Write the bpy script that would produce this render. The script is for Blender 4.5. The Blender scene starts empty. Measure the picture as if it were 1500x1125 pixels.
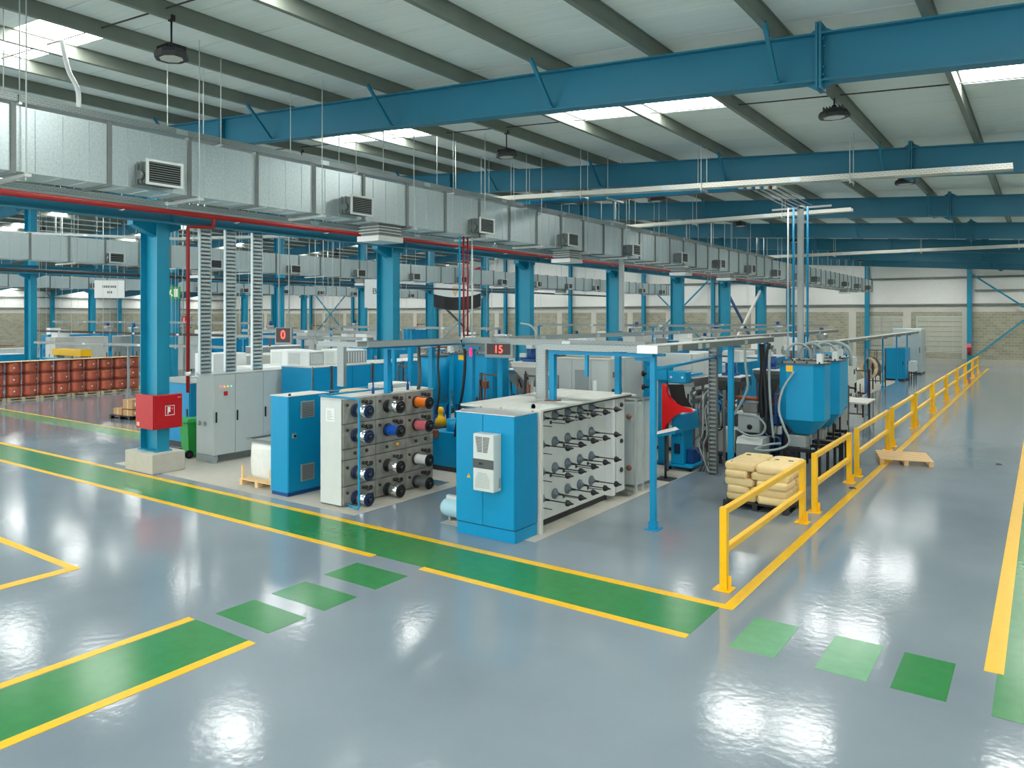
import bpy, bmesh, math, random
from mathutils import Vector, Matrix
random.seed(7)
SC = bpy.context.scene
COL = SC.collection
PI = math.pi

# ------------------------------------------------------------------ camera, world, exposure
cd = bpy.data.cameras.new('camera')
cam = bpy.data.objects.new('camera', cd); COL.objects.link(cam)
cam.location = (0, 0, 3.8)
cam.rotation_euler = (PI / 2, 0, math.radians(35.16))
cd.sensor_width = 36.0
cd.lens = 1109.5 / 1500 * 36.0
cd.shift_y = -(562.5 - 462.6) / 1500
cd.clip_end = 400
SC.camera = cam
w = bpy.data.worlds.new('world'); SC.world = w; w.use_nodes = True
w.node_tree.nodes['Background'].inputs[0].default_value = (0.97, 1.0, 0.99, 1)
w.node_tree.nodes['Background'].inputs[1].default_value = 2.3
SKY = 23.0            # radiance of the translucent roof lights
SC.view_settings.view_transform = 'Standard'
SC.view_settings.look = 'None'
SC.view_settings.gamma = 1.0
SC.view_settings.use_curve_mapping = False
SC.view_settings.exposure = 0.04
try:
    SC.cycles.max_bounces = 12; SC.cycles.diffuse_bounces = 8; SC.cycles.glossy_bounces = 6; SC.cycles.sample_clamp_indirect = 8
except Exception: pass

# ------------------------------------------------------------------ materials
def lin(c):
    return tuple(((v / 255) / 12.92) if v / 255 <= 0.04045 else (((v / 255) + 0.055) / 1.055) ** 2.4 for v in c)
M = {}
def mat(name, rgb, rough=0.5, metal=0.0, var=0.06, scale=4.0, bump=0.0, spec=0.5, stretch=None, emit=None, estr=0.0, alpha=1.0, trans=0.0, detail=4):
    m = bpy.data.materials.new(name); m.use_nodes = True
    nt = m.node_tree; b = nt.nodes['Principled BSDF']
    c = lin(rgb)
    b.inputs['Roughness'].default_value = rough
    b.inputs['Metallic'].default_value = metal
    b.inputs['Specular IOR Level'].default_value = spec
    if trans: b.inputs['Transmission Weight'].default_value = trans
    if alpha < 1: b.inputs['Alpha'].default_value = alpha
    if emit:
        b.inputs['Emission Color'].default_value = lin(emit) + (1,)
        b.inputs['Emission Strength'].default_value = estr
    if var > 0:
        tc = nt.nodes.new('ShaderNodeTexCoord'); mp = nt.nodes.new('ShaderNodeMapping')
        if stretch: mp.inputs['Scale'].default_value = stretch
        n = nt.nodes.new('ShaderNodeTexNoise'); n.inputs['Scale'].default_value = scale; n.inputs['Detail'].default_value = detail
        nt.links.new(tc.outputs['Object'], mp.inputs[0]); nt.links.new(mp.outputs[0], n.inputs['Vector'])
        mx = nt.nodes.new('ShaderNodeMix'); mx.data_type = 'RGBA'
        mx.inputs['A'].default_value = tuple(v * (1 - var * 2) for v in c) + (1,)
        mx.inputs['B'].default_value = tuple(min(1, v * (1 + var * 2)) for v in c) + (1,)
        nt.links.new(n.outputs['Fac'], mx.inputs['Factor']); nt.links.new(mx.outputs['Result'], b.inputs['Base Color'])
        if bump:
            bp = nt.nodes.new('ShaderNodeBump'); bp.inputs['Strength'].default_value = bump; bp.inputs['Distance'].default_value = 0.02
            nt.links.new(n.outputs['Fac'], bp.inputs['Height']); nt.links.new(bp.outputs[0], b.inputs['Normal'])
    else:
        b.inputs['Base Color'].default_value = c + (1,)
    M[name] = m
    return m

mat('blue', (0, 144, 192), 0.38, var=0.03, spec=0.35)
mat('blue_side', (0, 136, 184), 0.4, var=0.03, spec=0.35)  # darker copy of blue, side-face shade put into the colour
mat('blue_column', (10, 134, 164), 0.42, var=0.05, scale=2)
mat('blue_rafter', (24, 112, 138), 0.5, var=0.06, scale=1.5)
mat('blue_dark', (10, 70, 130), 0.45)
mat('navy', (10, 40, 80), 0.5)
mat('purlin', (122, 130, 120), 0.5, 0.25, var=0.1, scale=2)
mat('roof', (222, 230, 226), 0.6, var=0.05, scale=3, stretch=(0.15, 6, 1))
mat('galv', (194, 208, 209), 0.34, 0.58, var=0.13, scale=30, detail=6)
mat('galv_dark', (120, 128, 126), 0.5, 0.5, var=0.1, scale=10)
mat('galv_bright', (215, 220, 216), 0.3, 0.5, var=0.05, scale=10)
mat('steel', (165, 168, 165), 0.28, 0.85, var=0.06, scale=8)
mat('machine_steel', (150, 150, 141), 0.42, 0.25, var=0.28, scale=5, detail=8)
mat('grey_paint', (176, 186, 184), 0.45, var=0.03)
mat('grey_light', (205, 212, 208), 0.45, var=0.03)
mat('grey_mid', (140, 150, 150), 0.5, var=0.05)
mat('grey_dark', (78, 84, 84), 0.5, var=0.08)
mat('white', (226, 230, 228), 0.45, var=0.02)
mat('offwhite', (206, 208, 200), 0.5, var=0.03)
mat('black', (16, 18, 20), 0.45, var=0.05)
mat('rubber', (12, 13, 14), 0.7, var=0.05)
mat('dark', (40, 42, 44), 0.5, var=0.1)
mat('chrome', (228, 231, 233), 0.2, 1.0, var=0.02)
mat('yellow', (246, 190, 0), 0.35, var=0.04)
mat('yellow_paint', (240, 188, 10), 0.28, var=0.06, scale=9)
mat('green_paint', (46, 128, 68), 0.2, var=0.09, scale=6, detail=8)
mat('green_worn', (92, 156, 112), 0.2, var=0.09, scale=6, detail=8)
mat('green_bin', (28, 150, 62), 0.45, var=0.04)
mat('red', (176, 8, 16), 0.42, var=0.04)
mat('red_pipe', (146, 22, 20), 0.45, var=0.05)
mat('red_bright', (220, 10, 16), 0.4, var=0.03)
mat('orange', (240, 120, 20), 0.5, var=0.05)
mat('orange_dark', (150, 78, 44), 0.5, var=0.2, scale=12)
mat('pink', (236, 120, 130), 0.5, var=0.04)
mat('wire_blue', (20, 90, 200), 0.45, var=0.04)
mat('copper', (178, 92, 68), 0.4, 0.3, var=0.2, scale=7, stretch=(1, 1, 12))
mat('copper_dark', (120, 70, 56), 0.5, 0.3, var=0.12)
mat('wood', (222, 190, 140), 0.65, var=0.12, scale=5, stretch=(1, 8, 8))
mat('wood_grey', (184, 170, 140), 0.7, var=0.14, scale=5)
mat('card', (188, 146, 100), 0.75, var=0.06)
mat('paper_bag', (232, 206, 150), 0.6, var=0.04, scale=10)
mat('concrete', (180, 178, 166), 0.7, var=0.06, scale=5, bump=0.05)
mat('lintel', (208, 206, 194), 0.7, var=0.04, scale=2)
mat('bulk_bag', (226, 228, 222), 0.55, var=0.05, scale=8, bump=0.1)
mat('clad', (238, 238, 232), 0.5, var=0.02, scale=3)
mat('plastic_glass', (210, 220, 220), 0.15, var=0.03, alpha=0.45)
mat('hose', (150, 165, 165), 0.3, var=0.04)
mat('light_blue_tank', (165, 205, 215), 0.3, var=0.03)
mat('lens', (200, 200, 190), 0.35, var=0.15, scale=30)
mat('led_black', (40, 8, 8), 0.3, var=0.05)
mat('pane', (186, 188, 172), 0.5, var=0.05)
mat('disc', (104, 116, 126), 0.4, 0.2, var=0.08)
mat('brown', (130, 80, 60), 0.5, var=0.15, scale=9)
mat('tan', (214, 190, 150), 0.6, var=0.08)
def emis(name, rgb, s):
    m = bpy.data.materials.new(name); m.use_nodes = True
    b = m.node_tree.nodes['Principled BSDF']
    b.inputs['Base Color'].default_value = lin(rgb) + (1,)
    b.inputs['Emission Color'].default_value = lin(rgb) + (1,)
    b.inputs['Emission Strength'].default_value = s
    M[name] = m
emis('skylight', (255, 254, 250), SKY)
emis('led', (255, 52, 40), 7.0)
emis('beacon', (255, 30, 90), 2.0)
emis('lamp_amber', (255, 150, 40), 2.5)
emis('lamp_green', (60, 230, 180), 2.0)
emis('lamp_red', (255, 60, 40), 2.5)
emis('tube_light', (255, 255, 255), 4.0)

def floor_material():
    m = bpy.data.materials.new('epoxy_floor'); m.use_nodes = True
    nt = m.node_tree; b = nt.nodes['Principled BSDF']; L = nt.links
    tc = nt.nodes.new('ShaderNodeTexCoord')
    n1 = nt.nodes.new('ShaderNodeTexNoise'); n1.inputs['Scale'].default_value = 0.35; n1.inputs['Detail'].default_value = 8
    n2 = nt.nodes.new('ShaderNodeTexNoise'); n2.inputs['Scale'].default_value = 60; n2.inputs['Detail'].default_value = 4
    L.new(tc.outputs['Object'], n1.inputs['Vector']); L.new(tc.outputs['Object'], n2.inputs['Vector'])
    r = nt.nodes.new('ShaderNodeValToRGB')
    r.color_ramp.elements[0].position = 0.3; r.color_ramp.elements[0].color = lin((122, 136, 145)) + (1,)
    r.color_ramp.elements[1].position = 0.7; r.color_ramp.elements[1].color = lin((140, 153, 161)) + (1,)
    L.new(n1.outputs['Fac'], r.inputs[0])
    mx = nt.nodes.new('ShaderNodeMix'); mx.data_type = 'RGBA'; mx.blend_type = 'MULTIPLY'; mx.inputs['Factor'].default_value = 0.10
    L.new(r.outputs[0], mx.inputs['A']); L.new(n2.outputs['Fac'], mx.inputs['B'])
    L.new(mx.outputs['Result'], b.inputs['Base Color'])
    mr = nt.nodes.new('ShaderNodeMapRange'); mr.inputs[3].default_value = 0.08; mr.inputs[4].default_value = 0.15
    L.new(n1.outputs['Fac'], mr.inputs[0]); L.new(mr.outputs[0], b.inputs['Roughness'])
    n3 = nt.nodes.new('ShaderNodeTexNoise'); n3.inputs['Scale'].default_value = 9; n3.inputs['Detail'].default_value = 5
    L.new(tc.outputs['Object'], n3.inputs['Vector'])
    bp = nt.nodes.new('ShaderNodeBump'); bp.inputs['Strength'].default_value = 0.2; bp.inputs['Distance'].default_value = 0.01
    L.new(n3.outputs['Fac'], bp.inputs['Height']); L.new(bp.outputs[0], b.inputs['Normal'])
    b.inputs['Specular IOR Level'].default_value = 0.6
    M['epoxy'] = m
floor_material()

def block_material():
    m = bpy.data.materials.new('block_wall'); m.use_nodes = True
    nt = m.node_tree; b = nt.nodes['Principled BSDF']; L = nt.links
    tc = nt.nodes.new('ShaderNodeTexCoord'); sx = nt.nodes.new('ShaderNodeSeparateXYZ'); cx = nt.nodes.new('ShaderNodeCombineXYZ')
    ad = nt.nodes.new('ShaderNodeMath')
    L.new(tc.outputs['Object'], sx.inputs[0]); L.new(sx.outputs[0], ad.inputs[0]); L.new(sx.outputs[1], ad.inputs[1])
    L.new(ad.outputs[0], cx.inputs[0]); L.new(sx.outputs[2], cx.inputs[1])
    br = nt.nodes.new('ShaderNodeTexBrick'); br.inputs['Scale'].default_value = 1.0
    br.inputs['Brick Width'].default_value = 0.42; br.inputs['Row Height'].default_value = 0.21; br.inputs['Mortar Size'].default_value = 0.012
    br.inputs['Color1'].default_value = lin((172, 168, 144)) + (1,); br.inputs['Color2'].default_value = lin((150, 148, 128)) + (1,)
    br.inputs['Mortar'].default_value = lin((186, 184, 168)) + (1,)
    L.new(cx.outputs[0], br.inputs['Vector']); L.new(br.outputs[0], b.inputs['Base Color'])
    b.inputs['Roughness'].default_value = 0.85
    M['block'] = m
block_material()

def perforated_material(name, base, hole, sx=22.0, sz=22.0):
    m = bpy.data.materials.new(name); m.use_nodes = True
    nt = m.node_tree; b = nt.nodes['Principled BSDF']; L = nt.links
    tc = nt.nodes.new('ShaderNodeTexCoord'); sp = nt.nodes.new('ShaderNodeSeparateXYZ'); cb = nt.nodes.new('ShaderNodeCombineXYZ')
    ad = nt.nodes.new('ShaderNodeMath')
    L.new(tc.outputs['Object'], sp.inputs[0]); L.new(sp.outputs[0], ad.inputs[0]); L.new(sp.outputs[1], ad.inputs[1])
    L.new(ad.outputs[0], cb.inputs[0]); L.new(sp.outputs[2], cb.inputs[1])
    br = nt.nodes.new('ShaderNodeTexBrick'); br.offset = 0.5
    br.inputs['Scale'].default_value = 1.0; br.inputs['Brick Width'].default_value = 1 / sx; br.inputs['Row Height'].default_value = 1 / sz
    br.inputs['Mortar Size'].default_value = 0.009
    br.inputs['Color1'].default_value = lin(hole) + (1,); br.inputs['Color2'].default_value = lin(hole) + (1,); br.inputs['Mortar'].default_value = lin(base) + (1,)
    L.new(cb.outputs[0], br.inputs['Vector']); L.new(br.outputs[0], b.inputs['Base Color'])
    b.inputs['Roughness'].default_value = 0.4; b.inputs['Metallic'].default_value = 0.4
    M[name] = m
perforated_material('tray', (164, 174, 172), (138, 148, 148), 12.0, 32.0)
mat('tray_far', (140, 148, 146), 0.45, 0.4, var=0.1, scale=3)
perforated_material('tray_cream', (206, 208, 198), (176, 178, 168), 11.0, 26.0)

# ------------------------------------------------------------------ mesh helpers
class MB:
    def __init__(s): s.v = []; s.f = []; s.sm = []
    def face(s, idx, smooth=False): s.f.append(tuple(idx)); s.sm.append(smooth)
    def box(s, x0, x1, y0, y1, z0, z1, b=0.0):
        if b <= 0:
            n = len(s.v)
            s.v += [(x0, y0, z0), (x1, y0, z0), (x1, y1, z0), (x0, y1, z0), (x0, y0, z1), (x1, y0, z1), (x1, y1, z1), (x0, y1, z1)]
            for q in ((0, 3, 2, 1), (4, 5, 6, 7), (0, 1, 5, 4), (1, 2, 6, 5), (2, 3, 7, 6), (3, 0, 4, 7)): s.face([n + i for i in q])
            return s
        # chamfered box: 24 verts
        n = len(s.v); P = {}
        X = (x0, x1); Y = (y0, y1); Z = (z0, z1)
        for i in (0, 1):
            for j in (0, 1):
                for k in (0, 1):
                    sx = b if i == 0 else -b; sy = b if j == 0 else -b; sz = b if k == 0 else -b
                    P[(i, j, k, 0)] = len(s.v); s.v.append((X[i], Y[j] + sy, Z[k] + sz))
                    P[(i, j, k, 1)] = len(s.v); s.v.append((X[i] + sx, Y[j], Z[k] + sz))
                    P[(i, j, k, 2)] = len(s.v); s.v.append((X[i] + sx, Y[j] + sy, Z[k]))
        def q(l, flip):
            s.face(l[::-1] if flip else l)
        for i in (0, 1): q([P[(i, 0, 0, 0)], P[(i, 1, 0, 0)], P[(i, 1, 1, 0)], P[(i, 0, 1, 0)]], i == 0)
        for j in (0, 1): q([P[(0, j, 0, 1)], P[(1, j, 0, 1)], P[(1, j, 1, 1)], P[(0, j, 1, 1)]], j == 1)
        for k in (0, 1): q([P[(0, 0, k, 2)], P[(1, 0, k, 2)], P[(1, 1, k, 2)], P[(0, 1, k, 2)]], k == 0)
        for j in (0, 1):
            for k in (0, 1): q([P[(0, j, k, 1)], P[(1, j, k, 1)], P[(1, j, k, 2)], P[(0, j, k, 2)]], (j == 1) != (k == 0))
        for i in (0, 1):
            for k in (0, 1): q([P[(i, 0, k, 0)], P[(i, 1, k, 0)], P[(i, 1, k, 2)], P[(i, 0, k, 2)]], (i == 0) != (k == 0))
        for i in (0, 1):
            for j in (0, 1): q([P[(i, j, 0, 0)], P[(i, j, 1, 0)], P[(i, j, 1, 1)], P[(i, j, 0, 1)]], (i == 0) == (j == 0))
        for i in (0, 1):
            for j in (0, 1):
                for k in (0, 1): q([P[(i, j, k, 0)], P[(i, j, k, 1)], P[(i, j, k, 2)]], (i + j + k) % 2 == 0)
        return s
    def bar(s, p, q, w, h, up=(0, 0, 1)):      # a rectangular bar from p to q
        p = Vector(p); q = Vector(q); d = (q - p).normalized(); u = Vector(up)
        if abs(d.dot(u)) > 0.99: u = Vector((0, 1, 0))
        a = d.cross(u).normalized(); c = a.cross(d)
        n = len(s.v)
        for e in (p, q):
            for i, j in ((-1, -1), (1, -1), (1, 1), (-1, 1)): s.v.append(tuple(e + a * (i * w / 2) + c * (j * h / 2)))
        for k in range(4): s.face([n + k, n + (k + 1) % 4, n + 4 + (k + 1) % 4, n + 4 + k])
        s.face([n + 3, n + 2, n + 1, n]); s.face([n + 4, n + 5, n + 6, n + 7])
        return s
    def cyl(s, p, q, r, r2=None, n=12, caps=True):
        p = Vector(p); q = Vector(q); d = (q - p).normalized()
        u = Vector((0, 0, 1)) if abs(d.z) < 0.9 else Vector((1, 0, 0))
        a = d.cross(u).normalized(); c = d.cross(a)
        r2 = r if r2 is None else r2; b = len(s.v)
        for e, rr in ((p, r), (q, r2)):
            for k in range(n):
                t = 2 * PI * k / n; s.v.append(tuple(e + a * (rr * math.cos(t)) + c * (rr * math.sin(t))))
        for k in range(n): s.face([b + k, b + (k + 1) % n, b + n + (k + 1) % n, b + n + k], True)
        if caps:
            s.face([b + n - 1 - k for k in range(n)]); s.face([b + n + k for k in range(n)])
        return s
    def tube(s, pts, r, n=8, caps=True):
        P = [Vector(p) for p in pts]; b = len(s.v); up = None
        for i, p in enumerate(P):
            d = ((P[min(i + 1, len(P) - 1)] - P[max(i - 1, 0)])).normalized()
            if up is None:
                up = Vector((0, 0, 1)) if abs(d.z) < 0.9 else Vector((1, 0, 0))
            a = d.cross(up); a = a.normalized() if a.length > 1e-6 else Vector((1, 0, 0)); c = a.cross(d).normalized(); up = c
            for k in range(n):
                t = 2 * PI * k / n; s.v.append(tuple(p + a * (r * math.cos(t)) + c * (r * math.sin(t))))
        for i in range(len(P) - 1):
            for k in range(n):
                o = b + i * n; s.face([o + k, o + (k + 1) % n, o + n + (k + 1) % n, o + n + k], True)
        if caps:
            s.face([b + n - 1 - k for k in range(n)]); o = b + (len(P) - 1) * n; s.face([o + k for k in range(n)])
        return s
    def loft(s, rings, smooth=False, caps=True):
        b = len(s.v); n = len(rings[0])
        for r in rings: s.v += [tuple(p) for p in r]
        for i in range(len(rings) - 1):
            for k in range(n):
                o = b + i * n; s.face([o + k, o + (k + 1) % n, o + n + (k + 1) % n, o + n + k], smooth)
        if caps:
            s.face([b + n - 1 - k for k in range(n)]); o = b + (len(rings) - 1) * n; s.face([o + k for k in range(n)])
        return s
    def lathe(s, c, prof, n=20, axis='z', smooth=True):      # prof: list of (radius, height)
        rings = []
        for r, h in prof:
            ring = []
            for k in range(n):
                t = 2 * PI * k / n; a, e = r * math.cos(t), r * math.sin(t)
                ring.append((c[0] + a, c[1] + e, c[2] + h) if axis == 'z' else (c[0] + h, c[1] + a, c[2] + e) if axis == 'x' else (c[0] + e, c[1] + h, c[2] + a))
            rings.append(ring)
        return s.loft(rings, smooth)
    def poly(s, pts, z0, z1):      # prism over an xy outline
        return s.loft([[(x, y, z0) for x, y in pts], [(x, y, z1) for x, y in pts]])
    def prism(s, pts, d):          # any planar outline pushed along d
        d = Vector(d); return s.loft([pts, [tuple(Vector(p) + d) for p in pts]])
    def mesh(s, name):
        me = bpy.data.meshes.new(name); me.from_pydata(s.v, [], s.f)
        me.polygons.foreach_set('use_smooth', s.sm); me.update(); return me

def fillet(pts, r, n=5):
    P = [Vector(p) for p in pts]; out = [P[0]]
    for i in range(1, len(P) - 1):
        a = (P[i - 1] - P[i]); b = (P[i + 1] - P[i]); rr = min(r, a.length * 0.49, b.length * 0.49)
        p0 = P[i] + a.normalized() * rr; p1 = P[i] + b.normalized() * rr
        for k in range(n + 1):
            t = k / n; out.append(p0 * (1 - t) ** 2 + P[i] * (2 * t * (1 - t)) + p1 * t ** 2)
    out.append(P[-1]); return out
def spline(pts, n=8):
    P = [Vector(p) for p in pts]; out = []
    for i in range(len(P) - 1):
        p0 = P[max(i - 1, 0)]; p1 = P[i]; p2 = P[i + 1]; p3 = P[min(i + 2, len(P) - 1)]
        for k in range(n):
            t = k / n
            out.append(0.5 * ((2 * p1) + (p2 - p0) * t + (2 * p0 - 5 * p1 + 4 * p2 - p3) * t * t + (3 * p1 - p0 - 3 * p2 + p3) * t ** 3))
    out.append(P[-1]); return out

def link(name, me, m, parent=None, loc=None):
    o = bpy.data.objects.new(name, me); COL.objects.link(o)
    if m is not None and not me.materials: me.materials.append(M[m] if isinstance(m, str) else m)
    if parent is not None: o.parent = parent
    if loc is not None: o.location = loc
    return o
def obj(name, mb, m, parent=None, world=False, loc=None):
    if not mb.v: return None
    o = link(name, mb.mesh(name), m, parent, loc)
    if world and parent is not None:
        p = parent; off = Vector((0, 0, 0))
        while p is not None: off += Vector(p.location); p = p.parent
        o.location = -off
    return o
def tag(o, label, cat, group=None):
    o['label'] = label; o['category'] = cat
    if group: o['group'] = group
    return o
def thing(name, label, cat, loc=(0, 0, 0), rz=0, group=None):
    o = bpy.data.objects.new(name, None); COL.objects.link(o); o.empty_display_size = 0.1
    o.location = loc; o.rotation_euler = (0, 0, rz)
    return tag(o, label, cat, group)
def struct(name, mb, m, parent=None, world=False):
    o = obj(name, mb, m, parent, world); o['kind'] = 'structure'; return o
def struct_empty(name):
    o = bpy.data.objects.new(name, None); COL.objects.link(o); o['kind'] = 'structure'; return o
def dup(root, loc, rz=None, label=None, group=None):
    r = root.copy(); COL.objects.link(r); r.location = loc
    if rz is not None: r.rotation_euler = (0, 0, rz)
    if label: r['label'] = label
    if group: r['group'] = group
    for ch in list(root.children):
        c = ch.copy(); COL.objects.link(c); c.parent = r
        for g in ch.children:
            d = g.copy(); COL.objects.link(d); d.parent = c
    return r
def text(name, s, size, m, parent, loc, rot, extrude=0.004, world=False):
    cu = bpy.data.curves.new(name, 'FONT'); cu.body = s; cu.size = size; cu.extrude = extrude
    cu.align_x = 'CENTER'; cu.align_y = 'CENTER'
    t = bpy.data.objects.new(name + '_curve', cu); COL.objects.link(t)
    dg = bpy.context.evaluated_depsgraph_get(); dg.update()
    me = bpy.data.meshes.new_from_object(t.evaluated_get(dg))
    bpy.data.objects.remove(t); me.materials.clear()
    o = link(name, me, m, parent, loc); o.rotation_euler = rot
    return o
ORD = ['nearest', 'second', 'third', 'fourth', 'fifth', 'sixth', 'seventh', 'eighth', 'ninth', 'tenth', 'eleventh', 'twelfth', 'thirteenth', 'fourteenth']

# ------------------------------------------------------------------ the hall
XR, XL, YB, YF = 8.9, -98.9, -6.0, 67.4
K = 0.0647
FRAMES = [10.4 + 8.15 * i for i in range(-1, 7)]
def zroof(x):
    return 7.55 - K * (x + 0.2) if x >= -45 else zroof(-45) - K * (-45 - x)
mb = MB(); mb.box(XL, XR, YB, YF, -0.3, 0)
floor = struct('floor', mb, 'epoxy')
def decal(name, pts, m, z=0.003):
    mb = MB(); mb.poly(pts, 0.0, z); return obj(name, mb, m, floor)
def rect(x0, x1, y0, y1): return [(x0, y0), (x1, y0), (x1, y1), (x0, y1)]
decal('bare_concrete', rect(-19.6, -10.75, 10.05, 60), 'concrete', 0.002)
decal('bare_concrete', rect(-9.1, -7.0, 10.6, 60), 'concrete', 0.002)
decal('green_lane', rect(-60, -3.47, 8.58, 9.62), 'green_paint', 0.003)
decal('yellow_line', rect(-60, -3.43, 9.62, 9.77), 'yellow_paint', 0.004)
decal('yellow_line', rect(-60, -8.69, 8.47, 8.6), 'yellow_paint', 0.004)
decal('yellow_line', rect(-7.68, -3.47, 8.47, 8.6), 'yellow_paint', 0.004)
decal('yellow_line', rect(-3.45, -3.3, 9.62, 64.3), 'yellow_paint', 0.0045)
decal('yellow_line', rect(-0.54, -0.36, 9.54, 64.3), 'yellow_paint', 0.004)
decal('green_lane', rect(-0.42, 0.9, 8.5, 64.3), 'green_paint', 0.003)
decal('green_lane', rect(-8.68, -7.6, -5, 5.47), 'green_paint', 0.003)
decal('yellow_line', rect(-8.83, -8.7, -5, 5.46), 'yellow_paint', 0.004)
decal('yellow_line', rect(-7.62, -7.48, -5, 5.47), 'yellow_paint', 0.004)
decal('yellow_line', rect(-26, -11.85, 5.45, 5.58), 'yellow_paint', 0.004)
decal('yellow_line', rect(-12.05, -11.85, -5, 5.46), 'yellow_paint', 0.004)
decal('yellow_line', rect(-60, -21.5, 13.2, 13.3), 'yellow_paint', 0.004)
decal('green_lane', rect(-60, -21.5, 12.4, 13.2), 'green_worn', 0.003)
for pts, m in (([(-8.66, 8.16), (-7.6, 8.16), (-7.6, 7.5), (-8.66, 7.5)], 'green_paint'), ([(-8.66, 7.16), (-7.6, 7.16), (-7.6, 6.58), (-8.66, 6.58)], 'green_paint'),
               ([(-8.66, 6.3), (-7.6, 6.3), (-7.6, 5.72), (-8.66, 5.72)], 'green_paint'),
               (rect(-2.98, -2.46, 8.55, 9.58), 'green_worn'), (rect(-2.04, -1.52, 8.55, 9.58), 'green_worn'), (rect(-1.3, -0.8, 8.55, 9.55), 'green_paint')):
    decal('green_dash', pts[::-1] if pts[0][1] > pts[2][1] else pts, m, 0.003)

ceiling = struct_empty('ceiling')
PX = [8.9 - 0.05] + [-1.14 + 1.776 * k for k in range(5, 0, -1)] + [-1.14 - 1.776 * k for k in range(0, 25)]
PX = sorted([x for x in PX if -44.9 < x < 8.86]) ; PXL = [-90 - x for x in PX]
# roof sheets: one strip per sheet, broken where a roof light sits
SW = 8.15 / 8
def slope_box(mb, xa, xb, y0, y1, dz, th):
    za, zb = zroof(xa) + dz, zroof(xb) + dz
    mb.loft([[(xa, y0, za), (xa, y1, za), (xa, y1, za + th), (xa, y0, za + th)], [(xb, y0, zb), (xb, y1, zb), (xb, y1, zb + th), (xb, y0, zb + th)]])
sky_pairs = [(-1.14 - 7.104 * j, -1.14 - 7.104 * j + 3.552) for j in range(-1, 7)]
y = 10.4 - 16 * SW; i = -16
strip_mesh = {}
while y < YF - 0.05:
    y1 = min(y + SW, YF)
    sky = (i % 8) == 3
    for side in (0, 1):
        segs = []; panels = []
        if not sky: segs = [(-45, XR)]
        else:
            x = XR
            for a, b in sorted(sky_pairs, reverse=True):
                b2 = min(b, XR)
                if b2 < x - 0.05: segs.append((b2, x))
                panels.append((a, (a + b) / 2)); panels.append(((a + b) / 2, b2)) if b2 > (a + b) / 2 else None
                x = a
            segs.append((-45, x))
        if side: segs = [(-90 - b, -90 - a) for a, b in segs]; panels = [(-90 - b, -90 - a) for a, b in panels]
        for a, b in segs:
            mb = MB(); slope_box(mb, a, b, y + 0.012, y1 - 0.012, 0.0, 0.08); slope_box(mb, a, b, y - 0.05, y + 0.05, 0.06, 0.05)
            obj('roof_sheet', mb, 'roof', ceiling)
        for a, b in panels:
            mb = MB(); slope_box(mb, a + 0.03, b - 0.03, y + 0.03, y1 - 0.03, 0.05, 0.02)
            f = obj('roof_light', mb, 'skylight', ceiling)
            mb = MB(); slope_box(mb, a, b, y, y + 0.03, 0.0, 0.1); slope_box(mb, a, b, y1 - 0.03, y1, 0.0, 0.1)
            obj('roof_light_frame', mb, 'white', f)
    y = y1; i += 1
# purlins: Z sections along the hall
for x in PX + PXL:
    mb = MB(); z = zroof(x)
    mb.box(x - 0.035, x + 0.035, YB, YF, z - 0.012, z); mb.box(x - 0.008, x + 0.008, YB, YF, z - 0.21, z - 0.012); mb.box(x - 0.075, x + 0.008, YB, YF, z - 0.225, z - 0.21)
    obj('purlin', mb, 'purlin', ceiling)
for j in range(-1, 7):
    yy = 10.4 + 8.15 * j + 3.6
    if yy > YF: continue
    for a, b in ((XR, -45), (-45, XL)):
        mb = MB(); mb.cyl((a, yy, zroof(a) - 0.1), (b, yy, zroof(b) - 0.1), 0.012, n=6); obj('sag_rod', mb, 'dark', ceiling)
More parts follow.
